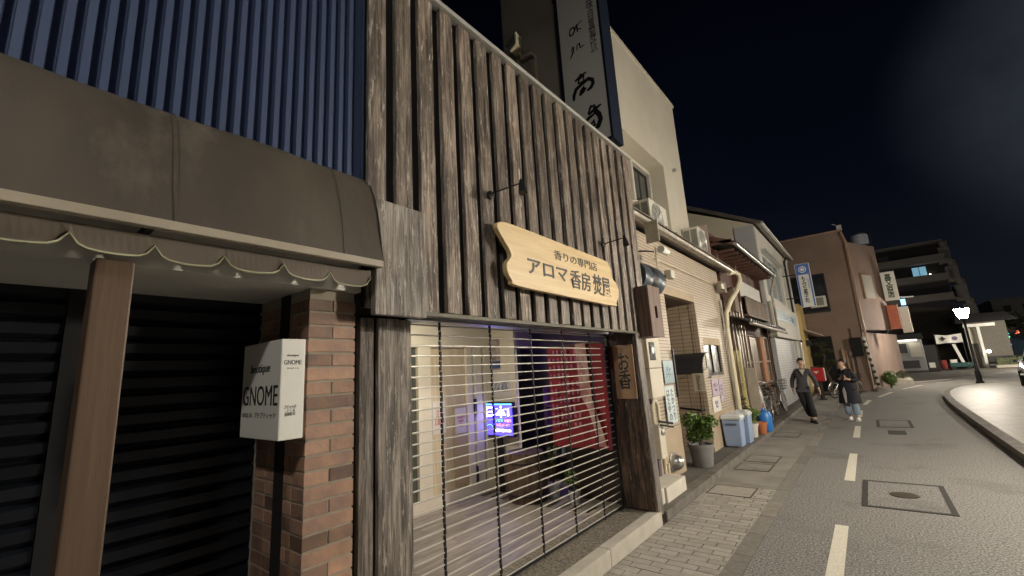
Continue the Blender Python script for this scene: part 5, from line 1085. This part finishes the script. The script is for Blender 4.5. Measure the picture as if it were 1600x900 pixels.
# red postbox
t = thing('red_postbox', 'red postbox on a dark leg behind the man in the grey sweater', 'postbox', (-1.74, 21.6, .0))
bx(-1.95, -1.53, 21.4, 21.8, .72, 1.25).build('box', POSTR, t, bevel=.03); MB().lathe((-1.74, 21.6, .0), [(.15, 0), (.15, .04), (.07, .06), (.07, .72)], 14).build('leg', DKMETAL, t)
MB().box(-1.87, -1.70, 21.392, 21.399, 1.10, 1.12).prism([(-1.85, 21.392, 1.09), (-1.72, 21.392, 1.09), (-1.785, 21.392, 1.03)], (0, .006, 0)).build('emblem', WHITEP, t)
bx(-1.527, -1.52, 21.42, 21.78, .74, 1.22).build('side_panel', WHITEP, t)
# bins and pots along the wall
def bin_(label, x, y, w, d, h, z):
    t = thing('lidded_bin', label, 'bin', (x, y, z), 'plastic bins on the kerb')
    a, b = w / 2, d / 2; k = .86
    vs = [(x - a * k, y - b * k, z), (x + a * k, y - b * k, z), (x + a * k, y + b * k, z), (x - a * k, y + b * k, z), (x - a, y - b, z + h), (x + a, y - b, z + h), (x + a, y + b, z + h), (x - a, y + b, z + h)]
    MB().add(vs, [(0, 3, 2, 1), (4, 5, 6, 7), (0, 1, 5, 4), (1, 2, 6, 5), (2, 3, 7, 6), (3, 0, 4, 7)]).build('body', BINB, t, bevel=.018)
    vs = []; e = .02
    for q, zz in ((1.07, 0), (1.09, .03), (.95, .075), (.6, .10)): vs += [(x - a * q, y - b * q, z + h + zz), (x + a * q, y - b * q, z + h + zz), (x + a * q, y + b * q, z + h + zz), (x - a * q, y + b * q, z + h + zz)]
    fs = [(3, 2, 1, 0), (12, 13, 14, 15)]
    for i in range(3):
        for j in range(4): fs.append((i * 4 + j, i * 4 + (j + 1) % 4, i * 4 + 4 + (j + 1) % 4, i * 4 + 4 + j))
    MB().add(vs, fs).build('lid', BINL, t, bevel=.008)
    MB().box(x - .10, x + .10, y - b - .012, y - b + .01, z + h * .80, z + h * .86).build('handle', mat('grip_shadow', (.12, .16, .24), .5), t, bevel=.004)  # strip of darkened bin blue paints the shade of the grip
    return t
bin_('nearer blue grey lidded bin standing on the kerb by the tiled pier', -2.30, 9.58, .34, .34, .50, .10)
bin_('farther blue grey lidded bin, half hidden behind the nearer one', -2.24, 10.05, .32, .36, .52, .10)
pot('potted_shrub', 'leafy green shrub in a large grey round pot at the tiled entrance', (-2.36, 7.62, .09), .19, .34, POTG, LEAF, (.27, .27, .24), 1500, .075, 31, None, .78, .03)
pot('potted_plant', 'bright green plant in a white square-ish pot behind the bins', (-2.24, 10.75, .10), .15, .28, POTW, LEAFL, (.24, .26, .17), 520, .09, 32)
tag(pot('potted_shrub', 'brownish straggly bush in a dark pot between the bins and the downpipe', (-2.50, 11.25, .09), .17, .28, POTG, LEAFB, (.28, .32, .30), 700, .08, 33), None, None)
t = thing('terracotta_pot', 'empty orange terracotta pot on the kerb next to the white pot', 'pot', (-2.12, 11.22, .10))
MB().lathe((-2.12, 11.22, .10), [(.08, 0), (.115, .20), (.125, .205), (.125, .25), (.105, .25), (.10, .2), (0, .19)], 20, cap=False).build('pot', TERRA, t, smooth=True)
t = thing('blue_canister', 'bright blue plastic canister on the kerb beside the bicycles', 'canister', (-2.12, 11.72, .10))
MB().lathe((-2.12, 11.72, .10), [(.13, 0), (.15, .03), (.15, .36), (.12, .42), (.05, .44), (.05, .47), (0, .47)], 20, cap=False).build('body', CANB, t, smooth=True); MB().tube([(-2.12, 11.62, .54), (-2.12, 11.66, .60), (-2.12, 11.78, .60), (-2.12, 11.82, .54)], .014, 8).build('handle', CANB, t)
# boards against the wall
t = thing('narrow_sign_board', 'narrow yellow sign board leaning beside the cream downpipe', 'sign', (-2.42, 11.5, .09))
MB().prism([(-2.50, 11.55, .09), (-2.36, 11.55, .09), (-2.40, 11.6, 1.95), (-2.54, 11.6, 1.95)], (0, .03, 0)).build('board', YBRD, t)
text('lettering', '駐\n車\n禁\n止\n※', mat('yellow_ink', (.25, .16, .03), .6), t, (-2.45, 11.545, 1.1), XP, ZP, .07, 1.2, .002)
tag(MB().prism([(-2.42, 11.95, .09), (-2.16, 11.9, .09), (-2.20, 12.0, 1.52), (-2.46, 12.05, 1.52)], (0, .04, 0)).build('beige_board', BEIGEB, None, loc=(-2.3, 12, .09)), 'plain beige panel leaning between the yellow board and the bicycles', 'board')

# bicycles (built lying along +Y at the origin, then placed)
def bicycle(label, frame_m, group='bicycles parked along the houses', basket=True):
    t = thing('bicycle', label, 'bicycle', (0, 0, 0), group); r = .32
    for y in (0, 1.05):
        w = MB().torus((0, y, r), r - .02, .018, 'x', 30, 7).build('wheel', RUBBER, t, smooth=True)
        MB().torus((0, y, r), r - .045, .010, 'x', 30, 6).build('rim', SILVER, w)
        m = MB()
        for k in range(14): a = k * 2 * math.pi / 14; m.tube([(0, y, r), (0, y + (r - .05) * math.cos(a), r + (r - .05) * math.sin(a))], .0022, 4, cap=False)
        m.tube([(-.04, y, r), (.04, y, r)], .02, 8).build('spokes', SILVER, w)
        MB().torus((0, y, r), r + .02, .014, 'x', 20, 6, R(20), R(175)).build('mudguard', SILVER, t)
    m = MB().tube([(0, 0, r), (0, .42, .30), (0, .32, .80)], .015, 8).tube([(0, 0, r), (0, .33, .72)], .011, 8).tube([(0, .42, .30), (0, .62, .42), (0, .88, .74)], .019, 8).tube([(0, .86, .68), (0, .83, .96)], .018, 8).tube([(0, 1.05, r), (0, .97, .50), (0, .87, .70)], .014, 8)
    m.build('frame', frame_m, t, smooth=True)
    MB().tube([(-.27, .68, .98), (-.24, .80, 1.0), (0, .83, .97), (.24, .80, 1.0), (.27, .68, .98)], .012, 8).build('handlebar', SILVER, t)
    MB().ball((0, .27, .84), .085, .13, .035).tube([(0, .32, .78), (0, .30, .83)], .014, 6).build('saddle', RUBBER, t, smooth=True)
    MB().torus((.05, .42, .30), .085, .008, 'x', 20, 6).tube([(.05, .42, .30), (.08, .36, .16)], .010, 6).tube([(-.05, .42, .30), (-.08, .48, .44)], .010, 6).box(.07, .15, .31, .40, .145, .165).box(-.15, -.07, .44, .53, .43, .45).build('crank', DKMETAL, t)
    MB().tube([(0, 0, .70), (0, -.05, .70), (0, .25, .70)], .01, 6).box(-.07, .07, -.18, .18, .69, .70).build('rear_rack', DKMETAL, t)
    MB().tube([(-.03, .0, .32), (-.14, -.10, .01)], .010, 6).build('kickstand', SILVER, t)
    if basket:
        m = MB()
        for z in (.70, .78, .86, .94):
            q = .14 + (z - .7) * .15; m.tube([(-q, .95, z), (q, .95, z), (q, 1.22, z), (-q, 1.22, z), (-q, .95, z)], .004, 4)
        for x in [-.14 + .035 * k for k in range(9)]: m.tube([(x, .95, .70), (x * 1.25, .95, .94)], .003, 4); m.tube([(x, 1.22, .70), (x * 1.25, 1.22, .94)], .003, 4)
        m.box(-.14, .14, .95, 1.22, .69, .70).build('basket', DKMETAL, t)
    MB().tube([(.03, .98, .62), (.03, 1.04, .62)], .03, 10).build('headlight', SILVER, t)
    return t
b1 = bicycle('nearest silver bicycle, leaning against the wall by the beige panel', SILVER); b1.location = (-2.36, 12.35, .09); b1.rotation_euler = (0, R(-8), R(-6))
b2 = copy_tree(b1); b2.location = (-2.30, 13.5, .09); b2.rotation_euler = (0, R(5), R(14)); b2['label'] = 'second bicycle along the houses, with its dark basket turned towards the street'
b3 = copy_tree(b1); b3.location = (-2.33, 14.85, .09); b3.rotation_euler = (0, R(-4), R(-4)); b3['label'] = 'third bicycle, beside the grey shutters just before the walking man'
b4 = copy_tree(b1); b4.location = (-1.35, 22.2, .01); b4.rotation_euler = (0, R(6), R(-38)); b4['label'] = 'bicycle standing right of the red postbox behind the two people'
sh_ = thing('bagged_stand', 'grey plastic covered heap between the bicycles and the wall', 'cover', (-2.5, 13.3, .09))
m = MB().ball((-2.46, 12.9, .50), .16, .45, .42, 16, 12); m.v = [(x, y + .05 * math.sin(z * 9), z + .04 * math.sin(y * 11)) for x, y, z in m.v]; m.build('sheet', mat('grey_sheet', (.30, .33, .34), .4, bump=.02, bsc=6), sh_, smooth=True)
t = thing('tube_rack', 'pale bent tube frame leaning over the nearest bicycle', 'frame', (-2.2, 12.2, .1))
MB().tube([(-2.42, 12.3, 1.32), (-2.30, 12.35, 1.20), (-2.20, 12.25, .75), (-2.12, 12.4, .13), (-2.20, 12.3, .12)], .016, 8).build('tube', ALU, t, smooth=True)
MB().tube([(-2.46, 12.28, 1.30), (-2.40, 12.38, 1.12), (-2.28, 12.7, .5)], .022, 8).build('red_handle', POSTR, t, smooth=True)

# pine by the dark doorway
t = thing('cloud_pruned_pine', 'cloud pruned pine in layers before the black doorway of the brown building', 'tree', (-1.75, 25.3, 0))
MB().tube([(-1.7, 25.3, 0), (-1.62, 25.3, .6), (-1.78, 25.3, 1.15), (-1.66, 25.3, 1.7), (-1.75, 25.3, 2.2)], [.09, .075, .06, .045, .03], 8).tube([(-1.70, 25.3, .9), (-1.45, 25.2, 1.25)], [.04, .02], 6).build('trunk', BARK, t)
m = MB()
for i, (x, z, r) in enumerate([(-1.75, 2.25, .34), (-1.55, 1.92, .30), (-1.92, 1.78, .28), (-1.42, 1.38, .34), (-1.85, 1.2, .26)]): m.leaves((x, 25.3, z), (r, r, r * .42), 420, .07, seed=40 + i, shell=.3)
m.build('crown', LEAFD, t)

# parked car at the right edge (nose towards the camera)
t = thing('parked_car', 'dark parked car whose front corner shows at the right edge', 'car', (4.95, 26.6, .13)); zc = .13
sec = [(24.45, .34, .62), (24.55, .30, .80), (25.0, .28, .93), (25.7, .28, 1.02), (27.9, .28, 1.06), (28.5, .30, 1.0), (28.75, .36, .7)]
vs = []; fs = []
for y, zb, zt in sec:
    tw = .86 if 24.6 < y < 28.6 else .76
    for x, z in ((-tw * .96, zb), (-tw, (zb + zt) * .5), (-tw * .97, zt - .06), (-tw * .80, zt), (tw * .80, zt), (tw * .97, zt - .06), (tw, (zb + zt) * .5), (tw * .96, zb)): vs.append((4.95 + x, y, zc + z - .08))
for i in range(len(sec) - 1):
    for j in range(8): fs.append((i * 8 + j, i * 8 + (j + 1) % 8, (i + 1) * 8 + (j + 1) % 8, (i + 1) * 8 + j))
fs += [tuple(range(8)), tuple(range(48, 56))]
MB().add(vs, fs).build('body', CARP, t, bevel=.02, smooth=True)
vs = [(4.25, 25.5, 1.06), (5.65, 25.5, 1.06), (5.5, 26.3, 1.56), (4.4, 26.3, 1.56), (5.5, 27.7, 1.58), (4.4, 27.7, 1.58), (5.65, 28.4, 1.10), (4.25, 28.4, 1.10)]
MB().add(vs, [(0, 1, 2, 3), (3, 2, 4, 5), (5, 4, 6, 7), (0, 3, 5, 7), (1, 6, 4, 2), (0, 7, 6, 1)]).build('cabin', mat('car_glass', (.015, .017, .02), .08, spec=.9), t, bevel=.03)
for x in (4.14, 5.76):
    for y in (25.25, 27.85):
        w = MB().lathe((x - .09, y, zc + .31), [(.2, 0), (.31, .0), (.31, .18), (.2, .18)], 24, 'x').build('wheel', RUBBER, t); MB().lathe((x - .095, y, zc + .31), [(.19, 0), (.19, .19), (.06, .19)], 16, 'x').build('rim', SILVER, w)
for x in (4.2, 5.36): bx(x, x + .34, 24.44, 24.5, zc + .56, zc + .68).build('headlight', BLUEG, t, bevel=.02)
bx(4.5, 5.4, 24.42, 24.46, zc + .30, zc + .42).build('number_plate', ACW, t); bx(4.1, 5.8, 24.38, 24.46, zc + .44, zc + .50).build('bumper_strip', SILVER, t); MB().box(4.0, 4.1, 25.65, 25.8, zc + .88, zc + 1.0).build('mirror', CARP, t)
t.rotation_euler = (0, 0, R(-10)); t.location = (5.45, 26.9, .13)

# ================================================================== PEOPLE
def skin(name, verts, edges, radii, m, parent, sub=2, root=0):
    """continuous skinned surface from a joint skeleton"""
    me = bpy.data.meshes.new(name); me.from_pydata(verts, edges, []); o = bpy.data.objects.new(name, me); COL.objects.link(o)
    md = o.modifiers.new('skin', 'SKIN'); md.use_smooth_shade = True
    for i, r in enumerate(radii):
        v = me.skin_vertices[0].data[i]; v.radius = r if isinstance(r, tuple) else (r, r); v.use_root = (i == root)
    if sub: s_ = o.modifiers.new('sub', 'SUBSURF'); s_.levels = sub; s_.render_levels = sub
    bpy.context.view_layer.update(); dg = bpy.context.evaluated_depsgraph_get()
    me2 = bpy.data.meshes.new_from_object(o.evaluated_get(dg)); bpy.data.objects.remove(o)
    me2.materials.clear(); me2.materials.append(m)
    for p in me2.polygons: p.use_smooth = True
    ob = bpy.data.objects.new(name, me2); COL.objects.link(ob); ob.parent = parent; return ob
def hand(P, name, wrist, d, side, parent, curl=.4):
    """palm, four unequal fingers, thumb; d = direction of the hand"""
    w = Vector(wrist); d = Vector(d).normalized(); a = Vector(side).normalized(); n = d.cross(a).normalized(); out = []
    pass
def head_parts(P, c, yaw, pitch=0, long=False):
    """hair, eyes, brows, mouth, ears as children; face looks along -Y turned by yaw"""
    M = Matrix.Translation(c) @ Matrix.Rotation(yaw, 4, 'Z') @ Matrix.Rotation(pitch, 4, 'X')
    def add(name, mb, m, sm=True):
        mb.v = [tuple(M @ Vector(v)) for v in mb.v]; return mb.build(name, m, P, smooth=sm)
    h = MB().ball((0, .018, .035), .083, .100, .098, 18, 12)
    h.v = [(x, y, z) if not (y < -.035 and z < .075) else (x, max(y, -.052 if z > .05 else -.03), z) for x, y, z in h.v]
    h.v = [(x, y, max(z, -.055)) if y > 0 else (x, y, max(z, .01 if not long else -.01)) for x, y, z in h.v]
    add('hair', h, HAIR)
    for s in (-1, 1):
        add('eye', MB().ball((s * .030, -.082, .008), .0115, .006, .006, 8, 6), BLACK); add('eyebrow', MB().tube([(s * .016, -.087, .026), (s * .032, -.088, .029), (s * .046, -.080, .025)], .003, 5), HAIR)
    add('mouth', MB().tube([(-.020, -.083, -.052), (0, -.089, -.054), (.020, -.083, -.052)], .0045, 6), mat('lips', (.34, .12, .10), .5))
def person(label, h, joints, P_parts, group=None): pass
def body(P, c, J, sk):
    """one continuous skin-coloured figure: pelvis, spine, neck, head with nose and ears, arms with five-fingered hands, legs, feet"""
    V = []; E = []; Rr = []
    def a(p, r, par=None):
        V.append(tuple(p)); Rr.append(r); 
        if par is not None: E.append((par, len(V) - 1))
        return len(V) - 1
    pel = a(J['pelvis'], (.13, .10)); sp = a(J['spine'], (.125, .09), pel); ch = a(J['chest'], (.15, .10), sp); nk = a(J['neck'], .052, ch); nk2 = a(J['neck2'], .050, nk)
    hd = Vector(J['head']); f = Vector(J['face']).normalized(); up = Vector((0, 0, 1))
    jaw = a(hd + Vector((0, 0, -.055)) + f * .022, (.058, .062), nk2); hc = a(hd + Vector((0, 0, .01)), (.078, .088), jaw); a(hd + Vector((0, 0, .07)) - f * .005, (.062, .070), hc)
    for s, nm in ((-1, 'L'), (1, 'R')):
        sh = a(J['sh' + nm], .060, ch); el = a(J['el' + nm], .040, sh); wr = a(J['wr' + nm], .026, el)
        hp = a(J['ha' + nm], (.034, .020), wr)
        lg = a(J['hip' + nm], .088, pel); kn = a(J['kn' + nm], .055, lg); an = a(J['an' + nm], .036, kn); he = a(Vector(J['an' + nm]) + Vector((0, .01, -.05)), .034, an); a(J['toe' + nm], .028, he)
    b = skin('body', V, E, Rr, sk, P, 2)
    for s, nm in ((-1, 'L'), (1, 'R')):
        wr = Vector(J['wr' + nm]); ha = Vector(J['ha' + nm]); d = (ha - wr).normalized(); n = Vector(J.get('pn' + nm, (s, 0, 0))).normalized(); sd = d.cross(n).normalized()
        m = MB()
        for k, (o, l) in enumerate(((-.024, .062), (-.008, .074), (.008, .070), (.023, .055))):
            p0 = ha + sd * o + d * .01; p1 = p0 + d * l * .55 - n * .006; p2 = p0 + d * l * .9 - n * .026
            m.tube([p0 - d * .02, p0, p1, p2], [.0095, .009, .0082, .0065], 6)
        p0 = wr.lerp(ha, .55) - sd * .024; m.tube([p0, p0 - sd * .022 + d * .022, p0 - sd * .030 + d * .050 - n * .01], [.012, .010, .0075], 6)
        m.build('fingers', sk, b, smooth=True)
    m = MB().tube([hd + f * .076 + up * .006, hd + f * .100 - up * .022, hd + f * .082 - up * .028], [.007, .013, .010], 7)
    sd = f.cross(up)
    for s in (-1, 1): m.ball(tuple(hd + sd * s * .082 + up * -.004), .012, .020, .030, 8, 6)
    m.build('nose_and_ears', sk, b, smooth=True)
    return b
# man in grey sweater, walking towards the camera (local frame: faces -Y)
P = thing('person', 'man in a charcoal v-neck sweater and black trousers walking along the gutter', 'person', (0, 0, 0))
J = dict(pelvis=(-.06, 0, .93), spine=(-.05, .0, 1.08), chest=(-.02, -.01, 1.27), neck=(.0, -.01, 1.40), neck2=(.0, -.02, 1.45), head=(.0, -.03, 1.555), face=(.12, -1, -.02),
         shL=(-.145, .0, 1.335), elL=(-.27, .10, 1.08), wrL=(-.29, .10, .85), haL=(-.29, .08, .78), shR=(.145, -.02, 1.33), elR=(.25, .0, 1.07), wrR=(.30, -.12, .85), haR=(.315, -.15, .78), pnL=(-1, 0, 0), pnR=(1, 0, 0),
         hipL=(-.14, 0, .86), knL=(-.07, -.05, .50), anL=(.03, .08, .11), toeL=(.03, -.07, .035), hipR=(.03, 0, .86), knR=(.05, -.12, .50), anR=(.10, -.18, .10), toeR=(.12, -.34, .035))
body(P, None, J, SKIN)
sw = skin('sweater', [J['pelvis'], J['spine'], J['chest'], (.0, 0, 1.355), J['shL'], J['elL'], (-.288, .10, .88), J['shR'], J['elR'], (.296, -.11, .88), (-.06, 0, .88)],
          [(0, 1), (1, 2), (2, 3), (2, 4), (4, 5), (5, 6), (2, 7), (7, 8), (8, 9), (0, 10)], [(.165, .13), (.165, .125), (.165, .13), (.075, .075), .074, .058, .042, .074, .058, .042, (.16, .125)], SWEAT, P, 2)
MB().prism([(-.068, -.168, 1.375), (.068, -.168, 1.375), (.005, -.160, 1.215)], (0, .05, 0)).build('shirt', SHIRT, P)
MB().tube([(-.075, -.155, 1.39), (.003, -.178, 1.205), (.078, -.155, 1.39)], .010, 6).build('collar', SWEAT, P)
skin('trousers', [(-.06, 0, .95), J['hipL'], J['knL'], (.03, .07, .14), J['hipR'], J['knR'], (.10, -.17, .13)], [(0, 1), (1, 2), (2, 3), (0, 4), (4, 5), (5, 6)], [(.13, .11), .098, .086, (.088, .09), .098, .086, (.088, .09)], TROUS, P, 2)
for an in ((.03, .06), (.11, -.22)): MB().ball((an[0], an[1] - .02, .045), .052, .14, .05, 14, 8).box(an[0] - .045, an[0] + .045, an[1] - .14, an[1] + .09, .0, .015).build('shoe', SHOEB, P, smooth=True)
bx(.17, .21, -.12, -.10, .93, 1.0).build('pocket_tag', PAPER, P)
head_parts(P, Vector((.0, -.03, 1.555)), R(7))
P.location = (-1.50, 14.25, .006); P.rotation_euler = (0, 0, R(6))
# person in long dark coat, glancing up to the left
P = thing('person', 'person in a long navy coat and pale jeans, hands raised to the chest', 'person', (0, 0, 0))
J = dict(pelvis=(0, 0, .88), spine=(0, 0, 1.02), chest=(0, 0, 1.20), neck=(0, -.01, 1.32), neck2=(-.01, -.02, 1.37), head=(-.025, -.03, 1.47), face=(-.62, -1, .25),
         shL=(-.13, 0, 1.26), elL=(-.21, -.02, 1.01), wrL=(-.08, -.20, 1.09), haL=(-.02, -.22, 1.12), shR=(.13, 0, 1.26), elR=(.22, -.02, 1.01), wrR=(.09, -.21, 1.06), haR=(.03, -.23, 1.09), pnL=(0, -1, 0), pnR=(0, -1, 0),
         hipL=(-.09, 0, .82), knL=(-.09, -.03, .47), anL=(-.06, .04, .10), toeL=(-.07, -.10, .035), hipR=(.09, 0, .82), knR=(.11, -.10, .47), anR=(.13, -.14, .10), toeR=(.15, -.30, .035))
body(P, None, J, SKIN)
skin('coat', [J['pelvis'], J['spine'], J['chest'], (0, 0, 1.285), J['shL'], J['elL'], (-.11, -.17, 1.075), J['shR'], J['elR'], (.12, -.18, 1.045), (.0, .0, .80), (.0, .0, .62), (0, .0, .46)],
     [(0, 1), (1, 2), (2, 3), (2, 4), (4, 5), (5, 6), (2, 7), (7, 8), (8, 9), (0, 10), (10, 11), (11, 12)], [(.175, .14), (.17, .135), (.165, .13), (.08, .08), .078, .068, .052, .078, .068, .052, (.19, .155), (.21, .17), (.225, .18)], COAT, P, 2)
cs = MB()
rg = [(.96, .185, .150), (.85, .20, .165), (.72, .215, .19), (.58, .235, .22), (.44, .25, .24)]; nn = 24; vs = []; fs = []
for z, a_, b_ in rg:
    for k in range(nn):
        t_ = 2 * math.pi * k / nn; w_ = 1 + .035 * math.sin(5 * t_ + 1) * (1 - z); vs.append((.01 + a_ * w_ * math.cos(t_), -.035 * (1 - z) * 1.5 + b_ * w_ * math.sin(t_), z))
for i in range(len(rg) - 1):
    for k in range(nn): fs.append((i * nn + k, i * nn + (k + 1) % nn, (i + 1) * nn + (k + 1) % nn, (i + 1) * nn + k))
cs.add(vs, fs).build('coat_skirt', COAT, P, smooth=True)
MB().tube([(-.07, -.10, 1.34), (-.05, -.14, 1.26), (.0, -.165, 1.18), (.05, -.14, 1.26), (.07, -.10, 1.34)], .022, 8).build('collar', COAT, P, smooth=True)
MB().prism([(-.085, -.20, .78), (-.04, -.20, .86), (-.005, -.22, .72), (-.015, -.30, .46), (-.045, -.30, .46)], (0, .03, 0)).build('scarf_end', mat('grey_cloth', (.42, .40, .40), .8), P)
skin('jeans', [(0, 0, .86), J['hipL'], J['knL'], (-.06, .03, .12), J['hipR'], J['knR'], (.13, -.13, .12)], [(0, 1), (1, 2), (2, 3), (0, 4), (4, 5), (5, 6)], [(.11, .09), .08, .074, (.088, .09), .10, .078, (.088, .09)], JEAN, P, 2)
for an in ((-.06, .02), (.14, -.18)): MB().ball((an[0], an[1] - .02, .045), .048, .13, .048, 14, 8).box(an[0] - .042, an[0] + .042, an[1] - .13, an[1] + .08, .0, .016).build('shoe', SHOEW, P, smooth=True)
head_parts(P, Vector((-.025, -.03, 1.47)), R(-32), R(-10), True)
MB().box(-.045, .03, -.255, -.245, 1.08, 1.22).build('phone', DKMETAL, None, loc=(0, -.25, 1.15)); ph = S.objects['phone']; ph.location = (-.66, 14.70, 1.14); tag(ph, 'dark phone held at chest height by the person in the navy coat', 'phone')
P.location = (-.62, 14.95, .0); P.rotation_euler = (0, 0, R(-8))
